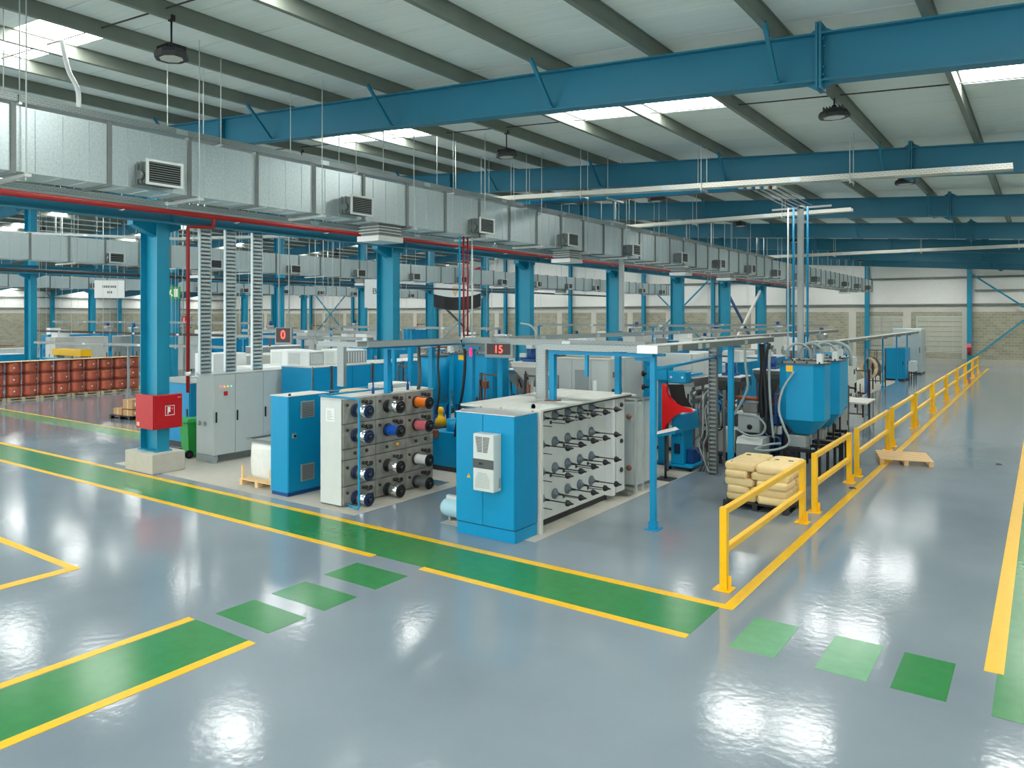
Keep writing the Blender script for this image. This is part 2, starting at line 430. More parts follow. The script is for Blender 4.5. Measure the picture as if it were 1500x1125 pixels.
# rafters
def i_beam(mb, xa, xb, y, d, top=-0.225, w=0.24, tf=0.022, tw=0.014):
    za, zb = zroof(xa) + top, zroof(xb) + top
    for (h0, h1, hw) in ((-tf, 0, w / 2), (-d, -d + tf, w / 2), (-d + tf, -tf, tw / 2)):
        mb.loft([[(xa, y - hw, za + h0), (xa, y + hw, za + h0), (xa, y + hw, za + h1), (xa, y - hw, za + h1)], [(xb, y - hw, zb + h0), (xb, y + hw, zb + h0), (xb, y + hw, zb + h1), (xb, y - hw, zb + h1)]])
for yf in FRAMES:
    for side in (0, 1):
        mb = MB(); xa, xb = (XR, -45) if side == 0 else (-45, XL)
        i_beam(mb, xa, xb, yf, 0.63); r = obj('rafter', mb, 'blue_rafter', ceiling)
        for xs in ((-2.4, -15.4, -31, 5.5) if side == 0 else (-58, -74)):
            zt = zroof(xs) - 0.225
            mb = MB()
            for dx in (-0.022, 0.022): mb.box(xs + dx - 0.016, xs + dx + 0.016, yf - 0.14, yf + 0.14, zt - 0.63 - 0.1, zt + 0.13)
            for dz, sg in ((0.0, 1), (-0.63, -1)):
                for sx in (-1, 1):
                    mb.prism([(xs + sx * 0.03, yf - 0.006, zt + dz), (xs + sx * 0.2, yf - 0.006, zt + dz), (xs + sx * 0.03, yf - 0.006, zt + dz + sg * 0.1)], (0, 0.012, 0))
            for h in (-0.55, -0.45, -0.18, -0.08):
                mb.cyl((xs + 0.038, yf - 0.08, zt + h), (xs + 0.075, yf - 0.08, zt + h), 0.02, n=6)
            obj('splice_plate', mb, 'blue_rafter', r)
        for n, x in enumerate(PX if side == 0 else PXL):
            if n % 2 == (len(PX) - 1 - 5 - 0) % 2 and side == 0 or (side == 1 and n % 2 == 0):
                z = zroof(x)
                mb = MB(); mb.bar((x, yf - 0.72, z - 0.2), (x - 0.02, yf - 0.09, z - 0.225 - 0.58), 0.05, 0.05)
                mb.box(x - 0.07, x + 0.03, yf - 0.13, yf - 0.01, z - 0.225 - 0.6, z - 0.225 - 0.585)
                obj('fly_brace', mb, 'blue_rafter', r)

# far wall: kerb, block bays, pilasters, lintel, cladding panels, girts
wall_back = struct_empty('wall_back')
def wall_piece(name, x0, x1, z0, z1, m, y0=YF, y1=YF + 0.25, parent=wall_back):
    mb = MB(); mb.box(x0, x1, y0, y1, z0, z1); return obj(name, mb, m, parent)
wall_piece('kerb', XL, XR, 0, 0.5, 'concrete', YF - 0.15)
wall_piece('lintel_band', XL, XR, 4.1, 4.62, 'lintel', YF - 0.03)
PIL = [-9.0 - 4.05 * k + 0.0 for k in range(-4, 23)]
WIN = [(-11.75, -9.25, 0.9, 3.75), (-8.35, -4.95, 0.95, 3.78)]
for i, x in enumerate(PIL):
    wall_piece('pilaster', x - 0.28, x + 0.28, 0.5, 4.1, 'lintel', YF - 0.04)
    a, b = x + 0.28, x + 4.05 - 0.28
    hit = [wn for wn in WIN if wn[0] < b - 0.2 and wn[1] > a + 0.2]
    if not hit: wall_piece('block_bay', a, b, 0.5, 4.1, 'block')
    else:
        x0, x1, z0, z1 = hit[0]; x0 = max(x0, a); x1 = min(x1, b)
        if x0 > a: wall_piece('block_bay', a, x0, 0.5, 4.1, 'block')
        if x1 < b: wall_piece('block_bay', x1, b, 0.5, 4.1, 'block')
        wall_piece('block_bay', x0, x1, 0.5, z0, 'block'); wall_piece('block_bay', x0, x1, z1, 4.1, 'block')
x = XR
while x > XL + 0.1:
    x0 = max(XL, x - 1.02); zt = min(zroof(x), zroof(x0))
    mb = MB(); mb.box(x0 + 0.012, x - 0.012, YF, YF + 0.08, 4.62, zt); mb.box(x - 0.012, x + 0.012, YF + 0.01, YF + 0.06, 4.62, zt)
    mb.box(x0 + 0.34, x0 + 0.36, YF - 0.008, YF, 4.62, zt); mb.box(x0 + 0.67, x0 + 0.69, YF - 0.008, YF, 4.62, zt)
    obj('cladding_panel', mb, 'clad', wall_back); x = x0
for z in (4.66, 6.75):
    mb = MB(); mb.box(XL, XR, YF - 0.2, YF - 0.03, z - 0.07, z - 0.05); mb.box(XL, XR, YF - 0.2, YF - 0.185, z - 0.07, z + 0.07); mb.box(XL, XR, YF - 0.2, YF - 0.03, z + 0.05, z + 0.07)
    obj('girt', mb, 'purlin', wall_back)
mb = MB(); mb.box(-4.4, XR, YF - 0.2, YF - 0.03, 5.65, 5.78); obj('girt', mb, 'purlin', wall_back)
for x in [-4.72, -11.87, -18.1, -24.8, -31.7, -39.9, -48.1, -58, -65, -72, -80, -88, 2.2]:
    mb = MB(); y = YF - 0.36
    mb.box(x - 0.16, x + 0.16, y - 0.15, y - 0.13, 0.0, zroof(x) - 0.2); mb.box(x - 0.01, x + 0.01, y - 0.13, y + 0.13, 0.0, zroof(x) - 0.2); mb.box(x - 0.16, x + 0.16, y + 0.13, y + 0.15, 0.0, zroof(x) - 0.2)
    obj('wind_column', mb, 'blue_column', wall_back)
for p, q in (((-4.5, 6.9), (-0.7, 4.0)), ((-0.7, 4.0), (-4.5, 0.6)), ((-31.4, 7.0), (-25.2, 1.0)), ((-25.2, 7.0), (-31.4, 1.0)), ((-79.5, 7), (-72.5, 1)), ((-72.5, 7), (-79.5, 1))):
    mb = MB(); mb.bar((p[0], YF - 0.5, p[1]), (q[0], YF - 0.5, q[1]), 0.1, 0.12); obj('cross_brace', mb, 'blue_column', wall_back)
for n, (x0, x1, z0, z1) in enumerate(WIN):
    mb = MB(); f = 0.07
    mb.box(x0, x1, YF - 0.02, YF + 0.1, z1 - f, z1); mb.box(x0, x1, YF - 0.02, YF + 0.1, z0, z0 + f); mb.box(x0, x0 + f, YF - 0.02, YF + 0.1, z0 + f, z1 - f); mb.box(x1 - f, x1, YF - 0.02, YF + 0.1, z0 + f, z1 - f)
    wn = struct('window_%d' % (n + 1), mb, 'grey_light')
    mb = MB(); mb.box(x0 + f, x1 - f, YF + 0.055, YF + 0.09, z0 + f, z1 - f); obj('backing', mb, 'grey_light', wn)
    nx, nz = (4, 7) if n else (3, 7)
    for a in range(nx):
        for c in range(nz):
            px0 = x0 + f + (x1 - x0 - 2 * f) * a / nx; px1 = x0 + f + (x1 - x0 - 2 * f) * (a + 1) / nx
            pz0 = z0 + f + (z1 - z0 - 2 * f) * c / nz; pz1 = z0 + f + (z1 - z0 - 2 * f) * (c + 1) / nz
            mb = MB(); mb.box(px0 + 0.014, px1 - 0.014, YF + 0.02, YF + 0.05, pz0 + 0.02, pz1 - 0.008)
            mb.prism([(px0 + 0.02, YF + 0.02, pz0 + 0.035), (px0 + 0.02, YF - 0.015, pz0 + 0.02), (px0 + 0.02, YF + 0.02, pz0 + 0.01)], (px1 - px0 - 0.04, 0, 0))
            obj('pane', mb, 'pane', wn)
# side walls
for nm, x, sx in (('wall_left', XL, -1), ('wall_right', XR, 1)):
    wl = struct_empty(nm)
    def sw(name, y0, y1, z0, z1, m, t=0.25, wl=wl, x=x, sx=sx):
        mb = MB(); a, b = sorted((x, x + sx * t)); mb.box(a, b, y0, y1, z0, z1); return obj(name, mb, m, wl)
    sw('block_bay', YB, YF, 0, 4.1, 'block'); sw('lintel_band', YB, YF, 4.1, 4.62, 'lintel')
    yy = YB
    while yy < YF - 0.1:
        sw('cladding_panel', yy + 0.01, min(yy + 2.0, YF) - 0.01, 4.62, zroof(x), 'clad', 0.08); yy += 2.0
    for yf in FRAMES:
        mb = MB(); xx = x - sx * 0.4; mb.box(xx - 0.3, xx + 0.3, yf - 0.16, yf + 0.16, 0, zroof(xx) - 0.7); obj('wall_column', mb, 'blue_column', wl)
    for z in (4.7, 6.0):
        mb = MB(); a, b = sorted((x - sx * 0.03, x - sx * 0.18)); mb.box(a, b, YB, YF, z - 0.07, z + 0.07); obj('girt', mb, 'purlin', wl)

# ------------------------------------------------------------------ columns and eaves beams
def column(x, y, label, plinth, ztop, group=None, r=(0.38, 0.16)):
    t = thing('steel_column', label, 'column', (x, y, 0), 0, group)
    zb = 0.0
    if plinth:
        mb = MB(); mb.box(-0.62, 0.64, -0.42, 0.42, 0, 0.48, 0.015); obj('plinth', mb, 'concrete', t); zb = 0.48
    hx, hy = r; mb = MB()
    mb.box(-hx, -hx + 0.022, -hy, hy, zb, ztop); mb.box(hx - 0.022, hx, -hy, hy, zb, ztop); mb.box(-hx + 0.022, hx - 0.022, -0.008, 0.008, zb, ztop)
    obj('shaft', mb, 'blue_column', t)
    mb = MB(); mb.box(-hx - 0.04, hx + 0.04, -hy - 0.05, hy + 0.05, zb, zb + 0.025); obj('base_plate', mb, 'blue_column', t)
    mb = MB()
    for sy in (-1, 1):
        mb.prism([(-0.13, sy * 0.012, 6.13), (-0.13, sy * 0.62, 6.13), (-0.13, sy * 0.62, 6.0), (-0.13, sy * 0.012, 5.75)], (0.26, 0, 0))
    obj('beam_bracket', mb, 'blue_column', t)
    return t
for i in range(0, 7):
    yf = 10.4 + 8.15 * i - 0.15
    column(-18.05, yf, ['blue steel column rising from a concrete plinth behind the red hose cabinet', 'second blue column of the row under the near duct, behind the spool stand',
        'third blue column of the row under the near duct, beyond the lit number 15', 'fourth blue column of the row under the near duct', 'fifth blue column of the row under the near duct',
        'sixth blue column of the row under the near duct', 'farthest blue column of the row under the near duct'][i], True, zroof(-18.05) - 0.8)
for i in range(0, 7):
    column(-45, 10.4 + 8.15 * i, '%s blue column of the row under the ridge, beyond the second duct' % ORD[i], False, zroof(-45) - 0.8)
for i in range(2, 7):
    column(-72, 10.4 + 8.15 * i, '%s blue column of the distant row past the ridge' % ORD[i - 2], False, zroof(-72) - 0.8)
def long_beam(x, label):
    t = thing('crane_beam', label, 'beam', (x, 0, 6.05))
    mb = MB()
    for a, b, hw in ((0, 0.02, 0.13), (0.43, 0.45, 0.13), (0.02, 0.43, 0.008)): mb.box(-hw, hw, YB, YF - 0.6, a, b)
    obj('girder', mb, 'blue_rafter', t)
    for yf in FRAMES[1:]:
        mb = MB(); mb.box(-0.12, 0.12, yf - 0.02, yf + 0.02, 0.02, 0.43); obj('stiffener', mb, 'blue_rafter', t)
    return t
long_beam(-17.5, 'blue steel girder running along the near column row beside the red pipe')
long_beam(-44.45, 'blue steel girder running along the ridge column row beyond the second duct')

# red sprinkler pipe along the girder with a riser to the hose cabinet
t = thing('sprinkler_pipe', 'long red fire pipe running under the near galvanised duct with a riser beside the column', 'pipe', (-17.22, 0, 6.31))
mb = MB(); mb.cyl((0, YB, 0), (0, YF - 1, 0), 0.075, n=12); obj('main_pipe', mb, 'red_pipe', t)
mb = MB(); mb.tube(fillet([(0, 11.32, 0.02), (0, 11.32, -0.28), (-0.2, 10.85, -0.28), (-0.2, 10.75, -0.3), (-0.2, 10.75, -4.42)], 0.06), 0.045, 10); obj('riser', mb, 'red_pipe', t)
mb = MB(); mb.cyl((-0.2, 10.75, -4.0), (-0.2, 10.75, -3.9), 0.075, n=12); mb.cyl((-0.2, 10.75, -4.03), (-0.05, 10.95, -4.03), 0.025, n=8); obj('valve', mb, 'grey_light', t)
for yy in range(3, 66, 3):
    mb = MB(); mb.cyl((0, yy, -0.12), (0, yy, 0.6), 0.012, n=6); mb.box(-0.09, 0.09, yy - 0.02, yy + 0.02, -0.1, -0.08); obj('pipe_hanger', mb, 'grey_light', t)

# ------------------------------------------------------------------ galvanised air ducts
def air_duct(xf, label, y0, y1, z0, z1, width, gril0, pitch, size, coll, detail=True):
    t = thing('air_duct', label, 'duct', (xf, 0, z0))
    h = z1 - z0; L = 1.24; y = y0; k = 0
    while y < y1 - 0.2:
        e = min(y + L, y1)
        mb = MB(); mb.box(-width, 0, y + 0.015, e - 0.015, 0, h)
        for q in (0.22, 0.5, 0.78):
            yy = y + (e - y) * q
            mb.box(0, 0.012, yy - 0.006, yy + 0.006, 0.02, h - 0.02); mb.box(-width * 0.9, -width * 0.1, yy - 0.006, yy + 0.006, -0.01, 0)
        obj('duct_section', mb, 'galv', t)
        mb = MB(); f = 0.035
        mb.box(0, f, e - 0.03, e + 0.03, -f, h + f); mb.box(-width, 0, e - 0.03, e + 0.03, -f, 0); mb.box(-width, 0, e - 0.03, e + 0.03, h, h + f); mb.box(-width - f, -width, e - 0.03, e + 0.03, -f, h + f)
        obj('joint_flange', mb, 'galv_dark', t)
        if detail and k % 2 == 0 or (not detail and k % 3 == 0):
            yy = e + 0.12
            mb = MB(); mb.box(-width - 0.4, 0.16, yy - 0.04, yy + 0.04, -0.075, -0.035); obj('support_channel', mb, 'galv_bright', t)
            for xx in (0.1, -width - 0.1):
                zt = zroof(xf + xx) - z0 - 0.1
                mb = MB(); mb.cyl((xx, yy, -0.12), (xx, yy, zt), 0.009, n=6); mb.cyl((xx, yy, -0.07), (xx, yy, -0.02), 0.025, n=6)
                obj('hanger_rod', mb, 'grey_light', t)
        y = e; k += 1
    yy = gril0; n = 0
    while yy < y1 - 1.5:
        gw, gh, dp = size
        mb = MB(); mb.box(0, dp - 0.03, yy + 0.03, yy + gw - 0.03, 0.06, gh + 0.02)
        for q in (0.12, 0.25): mb.box(0, dp * 0.9, yy + 0.0, yy + 0.03, 0.05, 0.08) if False else mb.box(q * dp * 2, q * dp * 2 + 0.02, yy + 0.005, yy + gw - 0.005, 0.04, gh + 0.04)
        mb.cyl((dp * 0.55, yy - 0.03, gh * 0.5), (dp * 0.55, yy + 0.03, gh * 0.5), 0.07, n=10)
        g = obj('supply_grille', mb, 'galv_dark', t)
        mb = MB(); b = 0.035
        mb.box(dp - 0.03, dp, yy, yy + gw, 0.02, 0.02 + b); mb.box(dp - 0.03, dp, yy, yy + gw, gh + 0.06 - b, gh + 0.06); mb.box(dp - 0.03, dp, yy, yy + b, 0.02 + b, gh + 0.06 - b); mb.box(dp - 0.03, dp, yy + gw - b, yy + gw, 0.02 + b, gh + 0.06 - b)
        obj('grille_frame', mb, 'grey_light', g)
        mb = MB(); mb.box(dp - 0.03, dp - 0.024, yy + b, yy + gw - b, 0.02 + b, gh + 0.06 - b); obj('grille_core', mb, 'black', g)
        ns = 9 if n < 4 and detail else 4
        for s_ in range(ns):
            z = 0.02 + b + (gh + 0.04 - 2 * b) * (s_ + 0.5) / ns
            mb = MB(); mb.prism([(dp - 0.024, yy + b, z + 0.008), (dp - 0.004, yy + b, z), (dp - 0.004, yy + b, z - 0.005), (dp - 0.024, yy + b, z + 0.003)], (0, gw - 2 * b, 0)); obj('louvre', mb, 'grey_mid', g)
        yy += pitch; n += 1
    for yc in coll:
        mb = MB(); mb.box(-0.62, -0.1, yc - 0.3, yc + 0.3, -0.27, 0); c = obj('outlet_collar', mb, 'galv_dark', t)
        mb = MB(); mb.box(-0.67, -0.05, yc - 0.36, yc + 0.36, -0.36, -0.25); obj('outlet_rim', mb, 'galv_bright', c)
        mb = MB()
        for q in (-0.06, -0.12, -0.18): mb.box(-0.65, -0.07, yc - 0.33, yc + 0.33, q - 0.008, q + 0.008)
        obj('outlet_rib', mb, 'galv_bright', c)
    return t
air_duct(-11.0, 'large galvanised air duct nearest the camera, hung over the spool stand', 0.6, 64.2, 5.69, 6.55, 0.7, 5.91, 3.95, (0.57, 0.33, 0.38), [11.35, 18.9, 27.3, 32.3, 44, 56])
air_duct(-27.8, 'second galvanised air duct, hung beyond the near column row', 4.0, 64.0, 5.69, 6.55, 0.8, 13.9, 4.0, (0.55, 0.33, 0.36), [18, 27, 36, 46, 54], False)
air_duct(-54, 'third galvanised air duct, small and far past the ridge columns', 16, 64.0, 5.68, 6.45, 1.2, 22, 4.0, (0.55, 0.33, 0.36), [], False)
# perforated cable trays hung beside the two ducts
def tray_run(name, label, pts, w, h, m, hang=True, group=None, covers=True, hang_every=2.5, step=None):
    t = thing(name, label, 'cable tray', pts[0], 0, group)
    o = Vector(pts[0])
    for p, q in zip(pts[:-1], pts[1:]):
        p = Vector(p) - o; q = Vector(q) - o; d = (q - p).normalized()
        up = Vector((0, 0, 1)) if abs(d.z) < 0.9 else Vector((0, 1, 0))
        a = d.cross(up).normalized(); c = a.cross(d).normalized()
        ln = (q - p).length; L = step or 3.0; k = 0
        while k * L < ln - 0.05:
            s0 = p + d * (k * L + 0.004); s1 = p + d * min((k + 1) * L - 0.004, ln)
            mb = MB()
            for sg in (-1, 1): mb.bar(s0 + a * (sg * w / 2) + c * (h / 2), s1 + a * (sg * w / 2) + c * (h / 2), 0.012, h, c)
            mb.bar(s0 + c * 0.005, s1 + c * 0.005, w, 0.01, c)
            for sg in (-1, 1): mb.bar(s0 + a * (sg * (w / 2 - 0.012)) + c * h, s1 + a * (sg * (w / 2 - 0.012)) + c * h, 0.03, 0.008, c)
            obj('tray_section', mb, 'galv_dark' if m == 'galv_bright' else m, t)  # covered runs: shade on the sides put into a darker metal
            if m == 'galv_bright':
                mb = MB(); mb.bar(s0 + c * (h + 0.012), s1 + c * (h + 0.012), w + 0.03, 0.014, c); obj('tray_cover', mb, 'galv_bright', t)
            if k: 
                for sg in (-1, 1):
                    mb = MB(); mb.bar(s0 - d * 0.1 + a * (sg * (w / 2 + 0.009)) + c * h / 2, s0 + d * 0.1 + a * (sg * (w / 2 + 0.009)) + c * h / 2, 0.006, h * 0.8, c)
                    obj('joint_plate', mb, 'galv', t)
            k += 1
        if m == 'galv_bright':
            mb = MB(); e = p - d * 0.006; mb.bar(e + c * h / 2 , e + d * 0.005 + c * h / 2, w + 0.03, h + 0.03, c); obj('end_cap', mb, 'galv_bright', t)
            for q_ in (0.0, 0.9, 1.9):
                e = p + d * q_; mb = MB(); mb.bar(e + a * (w / 2 + 0.012) + c * h / 2, e + d * (0.55 if q_ == 0 else 0.2) + a * (w / 2 + 0.012) + c * h / 2, 0.006, h, c); obj('side_plate', mb, 'galv_bright', t)
        if hang:
            k = 0
            while k * hang_every < ln:
                s0 = p + d * (k * hang_every + 0.5)
                if (s0 - p).length > ln: break
                for sg in (-1, 1):
                    e = s0 + a * (sg * (w / 2 + 0.03)); zt = zroof(e.x + o.x) - o.z - 0.1
                    mb = MB(); mb.cyl((e.x, e.y, e.z - 0.1), (e.x, e.y, zt), 0.009, n=6); obj('hanger_rod', mb, 'grey_light', t)
                mb = MB(); mb.bar(s0 - a * (w / 2 + 0.06) - c * 0.03, s0 + a * (w / 2 + 0.06) - c * 0.03, 0.04, 0.03); obj('support_channel', mb, 'galv_bright', t)
                k += 1
    return t
tray_run('cable_tray', 'perforated cable tray running low beside the near duct', [(-11.95, 1, 5.6), (-11.95, 63, 5.6)], 0.24, 0.08, 'tray', hang=False)
tray_run('cable_tray', 'perforated cable tray lying just above and behind the near duct', [(-11.75, 1, 6.74), (-11.75, 40, 6.74)], 0.45, 0.1, 'tray', hang=True, hang_every=3.1)
tray_run('cable_tray', 'long cream cable tray crossing under the second rafter', [(-13.4, 17.0, 7.02), (-0.5, 17.0, 6.53)], 0.3, 0.11, 'tray_cream', hang_every=3.2)
tray_run('cable_tray', 'cream cable tray over the blue hoppers, ending near the white drop post', [(-13.4, 25.0, 6.98), (-4.85, 25.0, 7.0)], 0.3, 0.11, 'tray_cream', hang_every=3.0)
tray_run('cable_tray', 'farthest cream cable tray spanning the hall below the roof', [(-17.5, 42.0, 6.95), (6, 42.0, 6.95)], 0.35, 0.14, 'tray_cream', hang_every=4.0)
tray_run('cable_tray', 'cable tray crossing high between the column row and the second duct', [(-27, 16.5, 6.7), (-19, 20.5, 6.75)], 0.35, 0.1, 'tray', hang_every=4.0)
tray_run('cable_tray', 'pale cable tray high in the left bay over the second duct', [(-40, 14, 7.6), (-29.5, 19, 7.0)], 0.35, 0.1, 'tray', hang_every=4.0)
# three tall tray ladders dropping from the girder to the grey cabinet
for n, (y0, lab) in enumerate(((11.34, 'vertical cable ladder dropping to the grey cabinet, nearest the red riser'), (12.07, 'vertical cable ladder dropping to the grey cabinet, middle of three'), (12.9, 'vertical cable ladder dropping to the grey cabinet, farthest from the red riser'))):
    t = thing('cable_ladder', lab, 'cable ladder', (-17.6, y0, 2.32), 0)
    mb = MB(); H = 3.85
    for sy in (-1, 1): mb.box(-0.06, 0.03, sy * 0.15 - 0.012, sy * 0.15 + 0.012, 0, H)
    obj('side_rail', mb, 'galv', t)
    mb = MB(); mb.box(-0.06, -0.05, -0.14, 0.14, 0, H); obj('cover', mb, 'grey_mid', t)
    for k in range(38):
        mb = MB(); z = 0.05 + k * 0.1; mb.box(-0.01, 0.02, -0.138, 0.138, z, z + 0.055); obj('rung', mb, 'galv', t)

# ------------------------------------------------------------------ high bay lamps
def make_lamp():
    t = thing('high_bay_lamp', '', 'lamp', (0, 0, 0))
    mb = MB(); mb.cyl((0, 0, 0.12), (0, 0, 0.52), 0.014, n=8); mb.lathe((0, 0, 0.1), [(0.05, 0), (0.045, 0.05), (0.02, 0.07)], 10); mb.box(-0.04, 0.05, -0.03, 0.03, 0.48, 0.56); obj('stem', mb, 'black', t)
    mb = MB()
    pts = [(0.26 * math.cos(a), 0.22 * math.sin(a)) for a in [PI / 8 + k * PI / 4 for k in range(8)]]
    sc = lambda f: [(x * f, y_ * f) for x, y_ in pts]
    mb.loft([[(x, y_, -0.05) for x, y_ in sc(0.98)], [(x, y_, 0.0) for x, y_ in sc(1.0)], [(x, y_, 0.05) for x, y_ in sc(0.9)], [(x, y_, 0.1) for x, y_ in sc(0.55)], [(x, y_, 0.12) for x, y_ in sc(0.3)]])
    obj('housing', mb, 'dark', t)
    for k in range(7):
        mb = MB(); x = -0.15 + k * 0.05; mb.box(x - 0.006, x + 0.006, -0.13, 0.13, 0.06, 0.125); obj('cooling_fin', mb, 'black', t)
    mb = MB(); mb.loft([[(x, y_, -0.055) for x, y_ in sc(0.62)], [(x, y_, -0.048) for x, y_ in sc(0.72)]]); obj('lens', mb, 'lens', t)
    return t
lamp0 = make_lamp(); first = True
LROW = {-2.94: 'aisle', -10.05: 'near duct', -17.15: 'near column row', -24.26: 'gap before the second duct', -31.36: 'floor past the second duct', -38.46: 'copper drum bay', -52: 'third duct', -62: 'floor past the third duct', -75: 'farthest column row'}
LX = [(-2.94, 0.22), (-10.05, 0.0), (-17.15, 0.0), (-24.26, 0.0), (-31.36, 0.0), (-38.46, 0.0), (-52, 0.0), (-62, 0), (-75, 0)]
lab = {(-10.05, 0): 'black high bay lamp on a stem, nearest the camera above the near duct', (-10.05, 1): 'black high bay lamp hanging past the first rafter, above the near duct', (-2.94, 1): 'black high bay lamp fixed under the purlin between first and second rafter',
       (-2.94, 2): 'black high bay lamp fixed under the purlin between second and third rafter'}
for j in range(0, 7):
    for x, up in LX:
        if x == -2.94 and j == 0: continue
        if x < -20 and j < 1: continue
        yl = 5.95 + 8.1 * j if x != -2.94 else 13.7 + 8.0 * (j - 1)
        z = zroof(x) - 0.225 - 0.5 + up
        l = lab.get((x, j)); g = None
        if not l:
            l = 'high bay lamp over the %s, %s roof bay from camera' % (LROW[x], ORD[j].replace('nearest', 'first')); g = 'high bay lamps'
        if first: o = lamp0; o.location = (x, yl, z); o['label'] = l; first = False
        else: o = dup(lamp0, (x, yl, z), label=l)
        if g: o['group'] = g

# ------------------------------------------------------------------ yellow guard rails
def make_rail(L, label):
    t = thing('guard_rail', label, 'guard rail', (0, 0, 0), 0, 'yellow guard rails along the aisle')
    for y in (0, L):
        mb = MB(); mb.box(-0.05, 0.05, y - 0.05, y + 0.05, 0.012, 1.14); p = obj('post', mb, 'yellow', t)
        mb = MB(); mb.box(-0.125, 0.125, y - 0.125, y + 0.125, 0.002, 0.016); obj('base_plate', mb, 'yellow', p)
        mb = MB(); s = 1 if y == 0 else -1
        mb.prism([(-0.006, y + s * 0.05, 0.016), (-0.006, y + s * 0.1, 0.016), (-0.006, y + s * 0.1, 0.1), (-0.006, y + s * 0.05, 0.2)], (0.012, 0, 0))
        mb.box(0.05, 0.1, y - 0.006, y + 0.006, 0.016, 0.2); obj('gusset', mb, 'yellow', p)
    for z in (1.09, 0.55):
        mb = MB(); mb.box(-0.042, 0.042, 0.05, L - 0.05, z - 0.045, z + 0.045, 0.006); obj('rail', mb, 'yellow', t)
    return t
segs = [(10.3, 14.45), (15.35, 18.5), (19.35, 23.6), (24.4, 28.6), (29.3, 33.65), (34.35, 38.7), (39.3, 43.7), (44.3, 48.7), (49.3, 53.7), (54.3, 58.6)]
proto = {}
for i, (a, b) in enumerate(segs):
    l = 'yellow steel guard rail along the aisle, %s of the row' % ('nearest' if i == 0 else 'farthest' if i == len(segs) - 1 else ORD[i] + ' from the near end')
    r = make_rail(b - a, l); r.location = (-3.65, a, 0)

# ------------------------------------------------------------------ blue control cabinet with the air conditioner
t = thing('control_cabinet', 'tall blue control cabinet with a grey-white air conditioner on its door', 'cabinet', (-8.46, 10.32, 0))
W, D, H = 1.25, 0.68, 2.12
mb = MB(); mb.box(0, W, 0, D, 0.22, H, 0.006); obj('body', mb, 'blue', t)
mb = MB(); mb.box(0.005, W - 0.005, 0.006, D - 0.005, 0, 0.205, 0.004); obj('plinth', mb, 'blue', t)
mb = MB(); mb.box(0.02, W - 0.02, 0.02, D - 0.02, 0.205, 0.22); obj('plinth_gap', mb, 'dark', t)
for a, b in ((0.006, 0.585), (0.595, W - 0.006)):
    mb = MB(); mb.box(a, b, -0.018, -0.002, 0.225, H - 0.006, 0.004); obj('door', mb, 'blue', t)
mb = MB(); mb.box(W + 0.002, W + 0.014, 0.02, D - 0.02, 0.225, H - 0.02, 0.004); obj('side_panel', mb, 'blue_side', t)
mb = MB(); mb.box(-0.01, W + 0.01, -0.02, D, H, H + 0.012); obj('top_plate', mb, 'galv_bright', t)
for x, y_ in ((0.06, 0.06), (W - 0.06, D - 0.06), (0.06, D - 0.06)):
    mb = MB(); mb.lathe((x, y_, H + 0.012), [(0.02, 0), (0.02, 0.02), (0.012, 0.03)], 8)
    obj('lifting_stud', mb, 'grey_mid', t)
mb = MB(); mb.prism([(0.25, -0.02, 1.0), (0.33, -0.02, 1.0), (0.29, -0.02, 1.075)], (0, -0.003, 0)); ws = obj('warning_sign', mb, 'yellow', t); ws['label'] = 'yellow triangular hazard sign'
mb = MB(); mb.bar((0.295, -0.024, 1.058), (0.284, -0.024, 1.034), 0.005, 0.002); mb.bar((0.284, -0.024, 1.034), (0.298, -0.024, 1.034), 0.005, 0.002); mb.bar((0.298, -0.024, 1.034), (0.287, -0.024, 1.01), 0.005, 0.002); obj('lightning_mark', mb, 'black', ws)
ax0, ax1, az0, az1 = 0.56, 0.99, 0.86, 1.82
mb = MB(); mb.box(ax0, ax1, -0.25, -0.02, az0, az1, 0.012); ac = obj('cooling_unit', mb, 'grey_light', t); ac['label'] = 'grey-white air conditioner'
mb = MB(); mb.box(ax0 - 0.001, ax1 + 0.001, -0.254, -0.244, 1.245, 1.4); obj('band', mb, 'grey_dark', ac)
mb = MB(); mb.box(ax0 + 0.13, ax0 + 0.185, -0.2565, -0.2545, 1.305, 1.345); obj('brand_mark', mb, 'black', ac)
mb = MB(); mb.box(ax0 + 0.2, ax0 + 0.22, -0.2565, -0.2545, 1.305, 1.345); obj('brand_mark', mb, 'black', ac)
for k in range(11):
    z = 1.77 - k * 0.024; q = 0.15 - k * 0.0045
    for sg in (-1, 1):
        mb = MB(); c = ax0 + 0.2; a, b = sorted((c + sg * 0.008, c + sg * q)); mb.box(a, b, -0.2525, -0.249, z - 0.015, z); obj('louvre_slot', mb, 'grey_dark', ac)
for k in range(12):
    z = 1.17 - k * 0.022; q = 0.09 + min(k * 0.012, 0.06)
    mb = MB(); c = ax0 + 0.2; mb.box(c - q, c + q, -0.2525, -0.249, z - 0.006, z); obj('louvre_slot', mb, 'grey_mid', ac)
mb = MB(); mb.box(ax1 - 0.001, ax1 + 0.012, -0.1, -0.06, 0.92, 1.08); obj('cable_gland', mb, 'grey_mid', ac)

